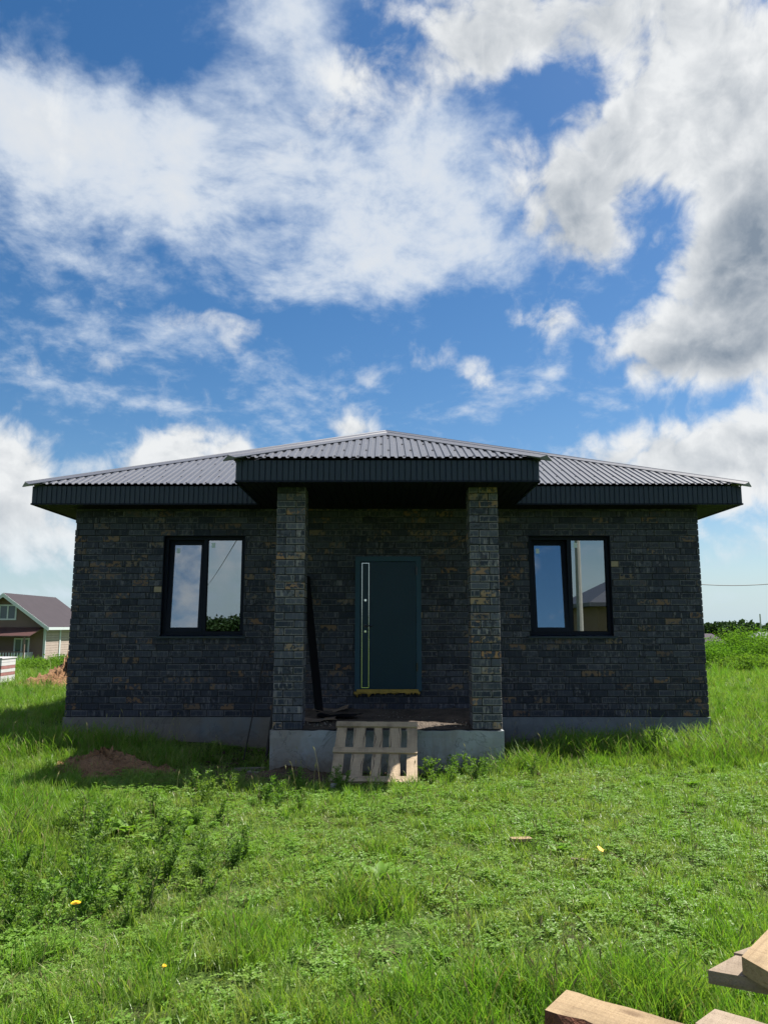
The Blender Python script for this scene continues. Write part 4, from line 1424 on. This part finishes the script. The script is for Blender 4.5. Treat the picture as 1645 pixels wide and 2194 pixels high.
# feathery weeds and docks
def weed_meshes(seed, h, n_br, leaf, mat, aspect):
    rr = np.random.default_rng(seed)
    st = MB(); cs = []
    for b in range(n_br):
        a = rr.uniform(0, 6.28); lean = rr.uniform(.12, .60) * h; hh = h * rr.uniform(.65, 1.0)
        pts = [(math.cos(a) * lean * f ** 1.5 + .01 * math.cos(a), math.sin(a) * lean * f ** 1.5 + .01 * math.sin(a), hh * f) for f in (0, .35, .7, 1.0)]
        st.tube(pts, [.0045, .004, .003, .0012], 4)
        for k in range(int(44 * hh / .4)):
            f = rr.uniform(.12, 1.02)
            cs.append([math.cos(a) * lean * f ** 1.5 + rr.normal() * .012, math.sin(a) * lean * f ** 1.5 + rr.normal() * .012, hh * f])
    cs = np.array(cs)
    sm = st.mesh('stem'); sm.materials.append(M['stem'])
    lm = leaves_mesh('foliage', cs, leaf * rr.uniform(.5, 1.2, len(cs)), mat, rr, aspect, 1.0)
    return sm, lm
WEEDS = [weed_meshes(s, h, nb, lf, 'weed', .42) for s, h, nb, lf in ((1, .42, 7, .060), (2, .34, 8, .055), (3, .50, 6, .062), (4, .28, 7, .05))]
def put_weed(x, y, k, s, label, group):
    t = thing('feathery_weed', label, 'weed', (x, y, G(x, y) - .01), random.uniform(0, 6.28), group)
    t.scale = (s, s, s * random.uniform(.85, 1.1))
    for nm, me in zip(('stem', 'foliage'), WEEDS[k % len(WEEDS)]):
        link(bpy.data.objects.new(nm, me), t)
rw = random.Random(5)
for i in range(84):                                      # dark thicket, near left of the lawn
    a, rd = rw.uniform(0, 6.28), rw.random() ** .5
    x, y = -2.0 + 1.0 * rd * math.cos(a), 5.9 + 1.4 * rd * math.sin(a)
    put_weed(x, y, rw.randrange(4), rw.uniform(.38, .72), 'feathery dark green weed in the patch on the left side of the lawn', 'feathery weeds in the lawn patch')
for i in range(16):
    x, y = rw.uniform(-2.0, -.3), rw.uniform(7.7, 8.7)
    put_weed(x, y, rw.randrange(4), rw.uniform(.4, .62), 'feathery dark green weed in the row across the middle of the lawn', 'feathery weeds across the lawn')
for i in range(17):
    x = rw.uniform(.35, 2.1); y = 9.15 + rw.uniform(-.2, .55) + .1 * x
    put_weed(x, y, rw.randrange(4), rw.uniform(.4, .75), 'feathery green weed in front of the porch block right of the pallet', 'feathery weeds before the porch')
for i in range(7):
    x, y = rw.uniform(-1.15, -.2), rw.uniform(8.95, 9.3)
    put_weed(x, y, rw.randrange(4), rw.uniform(.35, .6), 'feathery green weed at the foot of the pallet', 'feathery weeds at the pallet')
for i in range(12):
    x, y = rw.uniform(2.4, 5.4), rw.uniform(10.5, 11.6)
    put_weed(x, y, rw.randrange(4), rw.uniform(.6, 1.0), 'leafy weed in the tall grass under the right window', 'weeds under the right window')

def rosette(seed, n, L, w):
    """broad leaves arching out from one crown"""
    rr = random.Random(seed)
    mb = MB()
    for i in range(n):
        a = rr.uniform(0, 6.28); l = L * rr.uniform(.6, 1.1); rise = rr.uniform(.5, 1.25)
        vs, fs = [], []
        K = 6
        for k in range(K + 1):
            f = k / K
            r = l * math.sin(f * rise * .9) / 1.0 if rise > .2 else l * f
            r = l * (f * math.cos(rise) + .35 * f * f * math.sin(rise)); z = l * (f * math.sin(rise) - .45 * f * f * math.sin(rise))
            wd = w * rr.uniform(.9, 1.1) * math.sin(min(1, f * .93 + .07) * math.pi) ** .7 * l / L + .002
            c, s = math.cos(a), math.sin(a)
            vs += [(c * r - s * wd, s * r + c * wd, z + wd * .35), (c * r, s * r, z), (c * r + s * wd, s * r - c * wd, z + wd * .35)]
        for k in range(K):
            for j in range(2):
                q = k * 3 + j
                fs.append((q, q + 1, q + 4, q + 3))
        mb.add(vs, fs)
    me = mb.mesh('leaf_rosette'); me.materials.append(M['dock']); me.shade_smooth()
    return me
ROS = [rosette(s, n, L, w) for s, n, L, w in ((1, 11, .22, .030), (2, 9, .17, .020), (3, 13, .26, .036))]
def put_dock(x, y, k, s, label, group):
    o = bpy.data.objects.new('broadleaf_weed', ROS[k % 3])
    link(o); o.location = (x, y, G(x, y)); o.rotation_euler = (0, 0, random.uniform(0, 6.28)); o.scale = (s, s, s)
    tag(o, label, 'weed', group)
for i in range(46):
    x, y = rw.uniform(-3.5, -1.5), rw.uniform(4.5, 7.3)
    put_dock(x, y, rw.randrange(3), rw.uniform(.6, 1.05), 'broad light green dock leaves by the dark weed patch', 'dock plants left of the lawn')
for i, (x, y, s) in enumerate(((.45, 7.7, .6), (.7, 7.6, .5), (1.35, 6.3, .55), (3.4, 8.9, .75), (3.75, 8.3, .7), (2.9, 9.0, .55), (-.03, 5.6, .85), (-.12, 5.75, .7), (1.2, 5.0, .5), (-.6, 4.9, .5), (2.6, 5.5, .5), (.3, 4.4, .45), (4.0, 9.8, .9), (4.3, 10.1, .9), (4.6, 9.7, .8), (4.9, 10.2, .9))):
    put_dock(x, y, i, s, 'tuft of broad bright green leaves standing out of the short lawn', 'leaf tufts in the open lawn')

def dandelion(x, y, h, s, label):
    t = thing('dandelion', label, 'flower', (x, y, G(x, y)))
    MB().tube([(0, 0, 0), (.01, 0, h * .6), (.005, -.005, h)], .0025, 5).build('stalk', 'stem', t)
    mb = MB()
    for ring, (r, zz) in enumerate(((s, 0), (s * .75, .004), (s * .45, .008))):
        for k in range(14):
            a = 2 * math.pi * k / 14 + ring * .2
            c, sn = math.cos(a), math.sin(a)
            mb.add([(c * r * .1 + .005, sn * r * .1 - .005, h + zz), (c * r + sn * r * .16 + .005, sn * r - c * r * .16 - .005, h + zz + .006), (c * r - sn * r * .16 + .005, sn * r + c * r * .16 - .005, h + zz + .006)], [(0, 1, 2)])
    mb.build('petal_head', 'yellow_petal', t)
dandelion(-1.65, 4.38, .26, .026, 'bright yellow dandelion flower in front of the dark weeds')
dandelion(-1.07, 4.02, .11, .013, 'small half-open orange dandelion in the near lawn')

# ------------------------------------------------------------------ grass
def blades(name, n, hmin, hmax, wid, spread, lean, seed, mats, dry=.12, segs=2, droop=.5):
    rr = np.random.default_rng(seed)
    vs, fs, mi = [], [], []
    for i in range(n):
        a = rr.uniform(0, 6.283); r = spread * rr.random() ** .5
        bx, by = r * math.cos(a), r * math.sin(a)
        h = rr.uniform(hmin, hmax); w = wid * rr.uniform(.6, 1.3)
        la = rr.uniform(0, 6.283); ln = h * lean * rr.uniform(.2, 1.3)
        fa = rr.uniform(0, 3.14)
        cx, cy = math.cos(fa) * w, math.sin(fa) * w
        o = len(vs)
        for k in range(segs):
            f = k / segs
            q = f ** (1 + droop)
            ww = 1 - .35 * f
            x, y, z = bx + math.cos(la) * ln * q, by + math.sin(la) * ln * q, h * (f - .25 * droop * f * f)
            vs += [(x - cx * ww, y - cy * ww, z), (x + cx * ww, y + cy * ww, z)]
        vs.append((bx + math.cos(la) * ln, by + math.sin(la) * ln, h * (1 - .25 * droop)))
        m_ = 1 if rr.random() < dry else 0
        for k in range(segs - 1):
            fs.append((o + 2 * k, o + 2 * k + 1, o + 2 * k + 3, o + 2 * k + 2)); mi.append(m_)
        fs.append((o + 2 * segs - 2, o + 2 * segs - 1, o + 2 * segs)); mi.append(m_)
    me = bpy.data.meshes.new(name)
    me.from_pydata(vs, [], fs)
    for k in mats: me.materials.append(M[k])
    me.polygons.foreach_set('material_index', mi)
    return bpy.data.objects.new(name, me)

protos = bpy.data.collections.new('grass_tufts')
PROT = [blades('a_lawn', 28, .015, .050, .0024, .075, 1.3, 1, ('grass', 'dry'), .09),
        blades('b_lawn', 26, .020, .062, .0026, .065, 1.1, 2, ('grass', 'dry'), .10),
        blades('c_lawn', 28, .015, .045, .0026, .085, 2.0, 3, ('grass', 'dry'), .14),
        blades('d_mid', 24, .07, .17, .0028, .06, .6, 4, ('grass', 'dry'), .07, 3),
        blades('e_mid', 22, .09, .21, .0030, .05, .55, 5, ('lush', 'dry'), .05, 3),
        blades('f_tall', 26, .14, .36, .0034, .07, .55, 6, ('lush', 'dry'), .05, 4, .8),
        blades('g_tall', 22, .18, .42, .0032, .08, .65, 7, ('lush', 'dry'), .08, 4, .9),
        blades('h_thatch', 20, .02, .07, .0018, .09, 2.2, 8, ('dry', 'dry'), 1.0)]
def stalks(name, n, seed):
    rr = random.Random(seed); st = MB()
    for i in range(n):
        x, y, a, h, l = rr.uniform(-.05, .05), rr.uniform(-.05, .05), rr.uniform(0, 6.28), rr.uniform(.20, .42), rr.uniform(.02, .10)
        c, s_ = math.cos(a), math.sin(a)
        st.tube([(x, y, 0), (x + c * l * .4, y + s_ * l * .4, h * .6), (x + c * l, y + s_ * l, h)], [.0014, .0012, .0008], 3, False)
        st.tube([(x + c * l, y + s_ * l, h), (x + c * l * 1.25, y + s_ * l * 1.25, h + .022), (x + c * l * 1.6, y + s_ * l * 1.6, h + .045)], [.0010, .0045, .0006], 4, False)
    me = st.mesh(name); me.materials.append(M['dry'])
    return bpy.data.objects.new(name, me)
PROT.append(stalks('j_stalk', 3, 4))
for p in PROT: protos.objects.link(p)
# small three-leaf clover-like plants
cl = MB(); rr_ = random.Random(3)
for i in range(16):
    x, y, z = rr_.uniform(-.08, .08), rr_.uniform(-.08, .08), rr_.uniform(.02, .06)
    for k in range(3):
        a = k * 2.09 + rr_.random(); s = rr_.uniform(.010, .017); c, sn = math.cos(a), math.sin(a)
        cl.add([(x, y, z), (x + c * s - sn * s * .6, y + sn * s + c * s * .6, z + .004), (x + c * s * 1.5, y + sn * s * 1.5, z), (x + c * s + sn * s * .6, y + sn * s - c * s * .6, z + .004)], [(0, 3, 2, 1)])
cme = cl.mesh('i_clover'); cme.materials.append(M['dock'])
protos.objects.link(bpy.data.objects.new('i_clover', cme))

def vnoise(x, y, s, seed):
    """smooth value noise"""
    g = np.random.default_rng(seed).random((64, 64))
    u, v = x * s + 100, y * s + 100
    i, j = np.floor(u).astype(int), np.floor(v).astype(int)
    fu, fv = u - i, v - j
    fu, fv = fu * fu * (3 - 2 * fu), fv * fv * (3 - 2 * fv)
    a = g[i % 64, j % 64]; b = g[(i + 1) % 64, j % 64]; c = g[i % 64, (j + 1) % 64]; d = g[(i + 1) % 64, (j + 1) % 64]
    return (a * (1 - fu) + b * fu) * (1 - fv) + (c * (1 - fu) + d * fu) * fv

def bell(x, y, cx, cy, rx, ry):
    return np.exp(-(((x - cx) / rx) ** 2 + ((y - cy) / ry) ** 2))

def scatter(y0, y1, dens, half):
    n = int((y1 - y0) * 2 * (half(y1) + half(y0)) / 2 * dens)
    y = rng.uniform(y0, y1, n); x = rng.uniform(-1, 1, n) * half(y1)
    k = np.abs(x) < half(y)
    return x[k], y[k]
half = lambda y: .60 * y + 1.2
X, Y, S0 = [], [], []
for (a, b, d, s) in ((1.6, 5.0, 480, .95), (5.0, 8.0, 420, 1.0), (8.0, 10.5, 320, 1.08), (10.5, 14, 170, 1.2), (14, 22, 60, 1.6), (22, 36, 20, 2.4), (36, 72, 5.0, 4.0)):
    x, y = scatter(a, b, d, half)
    X.append(x); Y.append(y); S0.append(np.full(len(x), s))
X, Y, S0 = map(np.concatenate, (X, Y, S0))
keep = np.ones(len(X), bool)
keep &= ~((np.abs(X - HX) < HW + .03) & (Y > HY - .05) & (Y < HY + HD))
keep &= ~((np.abs(X - HX) < 1.58) & (Y > 10.12) & (Y < 12.2))
for (cx, cy, rx, ry) in MOUNDS:
    d = ((X - cx) / rx) ** 2 + ((Y - cy) / ry) ** 2
    keep &= ~((d < .75) & (rng.random(len(X)) > .12))
bare = bell(X, Y, -1.15, 9.80, .95, .38) + bell(X, Y, 0.0, 9.75, .8, .30) + bell(X, Y, 1.85, 10.7, .35, .5) + bell(X, Y, -1.95, 10.7, .5, .45) + .8 * bell(X, Y, .12, 4.55, .12, .28) + .5 * bell(X, Y, -.75, 5.1, .12, .12) + .45 * bell(X, Y, -1.35, 6.9, .5, .5)
keep &= rng.random(len(X)) > np.clip(bare * 1.3, 0, .97)
patch = vnoise(X, Y, 2.6, 1) * .6 + vnoise(X, Y, 7, 2) * .4
keep &= rng.random(len(X)) < np.clip(.42 + 1.5 * patch, 0, 1)
X, Y, S0, patch = X[keep], Y[keep], S0[keep], patch[keep]
tall = (.72 * bell(X, Y, -4.0, 11.0, 1.5, .7) + 1.3 * bell(X, Y, 3.9, 10.95, 2.4, .75) + .6 * bell(X, Y, 6.2, 11.5, 1.5, 2.2) + .7 * bell(X, Y, -6.5, 11.0, 1.8, 1.6)
        + .62 * bell(X, Y, .9, 3.75, 1.3, .42) + .45 * bell(X, Y, 2.4, 4.4, .8, .6) + .60 * bell(X, Y, -.1, 5.15, .32, .25) + .5 * bell(X, Y, -4.2, 7.6, 1.4, 1.6)
        + .5 * bell(X, Y, -3.0, 5.6, .7, 1.6) + .25 * bell(X, Y, -1.1, 4.4, .8, .5) + .6 * bell(X, Y, 1.6, 10.1, .6, .4) + np.where(Y > 14, .42, 0) - .3 * bell(X, Y, -1.9, 11.0, .5, .8))
tall = tall + (vnoise(X, Y, 1.3, 5) - .5) * .30 + (vnoise(X, Y, 4.5, 6) - .5) * .28
u = rng.random(len(X))
idx = np.where(tall < .21, np.where(u < .30, 0, np.where(u < .60, 1, np.where(u < .76, 2, np.where(u < .81, 3, np.where(u < .84, 7, 8))))),
      np.where(tall < .42, np.where(u < .28, 1, np.where(u < .66, 3, np.where(u < .86, 4, np.where(u < .92, 0, 8)))),
      np.where(tall < .58, np.where(u < .40, 4, np.where(u < .75, 3, np.where(u < .90, 5, 8))),
               np.where(u < .42, 5, np.where(u < .64, 6, np.where(u < .95, 4, 8))))))
idx = np.where((rng.random(len(X)) < np.where(tall > .5, .05, .012)) & (Y < 16), 9, idx)
scl = S0 * rng.uniform(.7, 1.25, len(X)) * np.where(Y > 14, .72, 1.0)
rot = np.stack([rng.normal(0, .10, len(X)), rng.normal(0, .10, len(X)), rng.uniform(0, 6.283, len(X))], 1)
Z = gz(X, Y) - .004
gm = bpy.data.meshes.new('meadow_grass')
gm.from_pydata(np.stack([X, Y, Z], 1).tolist(), [], [])
gm.attributes.new('tuft', 'INT', 'POINT').data.foreach_set('value', idx.astype(np.int32))
gm.attributes.new('size', 'FLOAT', 'POINT').data.foreach_set('value', scl.astype(np.float32))
gm.attributes.new('turn', 'FLOAT_VECTOR', 'POINT').data.foreach_set('vector', rot.astype(np.float32).ravel())
grass = link(bpy.data.objects.new('meadow_grass', gm))
tag(grass, 'green meadow grass growing all around the house', 'grass', kind='stuff')
ng = bpy.data.node_groups.new('grass_scatter', 'GeometryNodeTree')
ng.interface.new_socket('Geometry', in_out='INPUT', socket_type='NodeSocketGeometry')
ng.interface.new_socket('Geometry', in_out='OUTPUT', socket_type='NodeSocketGeometry')
gi, go = ng.nodes.new('NodeGroupInput'), ng.nodes.new('NodeGroupOutput')
m2p = ng.nodes.new('GeometryNodeMeshToPoints')
iop = ng.nodes.new('GeometryNodeInstanceOnPoints')
ci = ng.nodes.new('GeometryNodeCollectionInfo')
ci.inputs['Collection'].default_value = protos
ci.inputs['Separate Children'].default_value = True
ci.inputs['Reset Children'].default_value = True
def named(nm, dt):
    a = ng.nodes.new('GeometryNodeInputNamedAttribute'); a.data_type = dt; a.inputs['Name'].default_value = nm
    return a.outputs['Attribute']
iop.inputs['Pick Instance'].default_value = True
L_ = ng.links.new
L_(gi.outputs[0], m2p.inputs[0]); L_(m2p.outputs[0], iop.inputs['Points']); L_(ci.outputs[0], iop.inputs['Instance'])
L_(named('tuft', 'INT'), iop.inputs['Instance Index']); L_(named('turn', 'FLOAT_VECTOR'), iop.inputs['Rotation']); L_(named('size', 'FLOAT'), iop.inputs['Scale'])
L_(iop.outputs[0], go.inputs[0])
md = grass.modifiers.new('scatter', 'NODES'); md.node_group = ng

# ------------------------------------------------------------------ distance, right of the house
def wood_mass(name, x0, x1, y0, y1, h, n, leaf, seed, label, base=None):
    rr = np.random.default_rng(seed)
    nt = max(6, int((x1 - x0) / (h * .22)))
    cx, cy = np.linspace(x0, x1, nt) + rr.normal(0, h * .12, nt), rr.uniform(y0, y1, nt)
    hh = h * rr.uniform(.75, 1.05, nt)
    k = rr.integers(0, nt, n)
    d = rr.normal(size=(n, 3)); d /= np.linalg.norm(d, axis=1)[:, None]; d *= rr.random(n)[:, None] ** .33
    c = np.stack([cx[k] + d[:, 0] * hh[k] * .42, cy[k] + d[:, 1] * hh[k] * .42, gz(cx[k], cy[k]) + hh[k] * (.52 + .48 * d[:, 2])], 1)
    o = link(bpy.data.objects.new(name, leaves_mesh(name, c, leaf * rr.uniform(.6, 1.3, n), 'dark_tree', rr, .8)))
    return tag(o, label, 'trees', kind='stuff')
wood_mass('far_forest', 170, 380, 520, 600, 12.5, 26000, 2.3, 5, 'dark forest along the horizon right of the house')
wood_mass('far_forest', -420, -170, 560, 660, 12.0, 20000, 2.4, 6, 'dark forest along the horizon left of the house')

def hut(name, x, y, w, d, h, rh, roof, wallm, label, rz=0.0):
    t = thing(name, label, 'house', (x, y, G(x, y)), rz)
    MB().box(-w / 2, w / 2, -d / 2, d / 2, 0, h).build('wall', wallm, t)
    e = .5
    MB().add([(-w / 2 - e, -d / 2 - e, h), (w / 2 + e, -d / 2 - e, h), (w / 2 + e, d / 2 + e, h), (-w / 2 - e, d / 2 + e, h), (-w / 4, 0, h + rh), (w / 4, 0, h + rh)],
             [(0, 1, 5, 4), (1, 2, 5), (2, 3, 4, 5), (3, 0, 4), (0, 3, 2, 1)]).build('roof', roof, t)
    for k in (-.25, .25):
        MB().box(w * k - .6, w * k + .6, -d / 2 - .05, -d / 2 + .01, h * .35, h * .8).build('window', 'window_dark', t)
hut('village_house', 61.5, 150, 6, 7, 2.3, 2.0, 'village_roof', 'village_pale', 'far house with mauve grey roof beyond the shrubs, beside the brick corner')
hut('village_house', 81, 165, 9, 8, 2.6, 2.3, 'village_pale', 'village_pale', 'far house with pale flat roof beyond the shrubs, under the pole')
tr = thing('round_tree', 'dark round tree standing beyond the shrubs on the horizon', 'tree', (92, 200, G(92, 200)))
rr = np.random.default_rng(77)
d = rr.normal(size=(1500, 3)); d /= np.linalg.norm(d, axis=1)[:, None]; d *= rr.random(1500)[:, None] ** .35
link(bpy.data.objects.new('crown', leaves_mesh('crown', d * np.array([6.0, 6.0, 3.9]) + np.array([0, 0, 4.3]), 1.1 * rr.uniform(.6, 1.3, 1500), 'dark_tree', rr, .8)), tr)
MB().tube([(0, 0, -.3), (0, 0, 4)], [.5, .3], 8).build('trunk', 'bark', tr)
pl = MB().tube([(0, 0, -.3), (0, 0, 9.5)], [.16, .11], 8).build('utility_pole', 'pole_concrete')
pl.location = (90, 186, G(90, 186)); pl.scale = (1.4, 1.4, 1)
tag(pl, 'thin far pole rising beyond the shrubs on the horizon', 'pole')

def cable(name, a, b, sag, rad, label, n=28):
    a, b = Vector(a), Vector(b)
    pts = []
    for i in range(n + 1):
        f = i / n
        p = a.lerp(b, f); p.z -= sag * 4 * f * (1 - f); pts.append(p)
    return tag(MB().tube(pts, rad, 6).build(name, 'wire'), label, 'cable')
cable('power_line', (8, 41, 6.1), (29, 41, 6.1), 2.2, .020, 'overhead power line sagging across the sky right of the house')

# ------------------------------------------------------------------ behind the photographer, seen in the window glass
nb = thing('tan_brick_house', 'tan brick house with dark hip roof reflected in the right window', 'house', (14.0, -26.5, 0))
MB().box(0, 10, -9, 0, 0, 3.35).build('wall', 'tan_brick', nb)
MB().add([(-.7, .7, 3.3), (10.7, .7, 3.3), (10.7, -9.7, 3.3), (-.7, -9.7, 3.3), (4.6, -4.5, 6.2), (5.4, -4.5, 6.2), (-.7, .7, 3.05), (10.7, .7, 3.05), (10.7, -9.7, 3.05), (-.7, -9.7, 3.05)],
         [(1, 0, 4, 5), (0, 3, 4), (3, 2, 5, 4), (2, 1, 5), (0, 1, 7, 6), (1, 2, 8, 7), (2, 3, 9, 8), (3, 0, 6, 9), (6, 7, 8, 9)]).build('roof', 'slate_roof', nb)
pb = MB().tube([(0, 0, -.5), (0, 0, 9)], [.15, .10], 10).build('utility_pole', 'pole_concrete')
pb.location = (8.35, -8.7, 0)
tag(pb, 'pale pole reflected in the right window before the tan house', 'pole')
cable('power_line', (-4.6, -4.0, 6.5), (-30, -100, 6.6), .6, .02, 'overhead power line reflected in the left window')
pa = MB().tube([(0, 0, -.5), (0, 0, 8)], [.15, .10], 10).build('utility_pole', 'pole_concrete')
pa.location = (-4.6, -4.0, 0)
tag(pa, 'utility pole behind the camera carrying the power line', 'pole')
hut('village_house', -37, -68, 10, 9, 3.0, 2.4, 'village_roof', 'cottage_wall', 'house with mauve roof reflected at the edge of the left window pane', 0)
wood_mass('tree_belt', -90, 60, -125, -105, 3.9, 60000, .5, 9, 'green tree belt reflected in the left window')
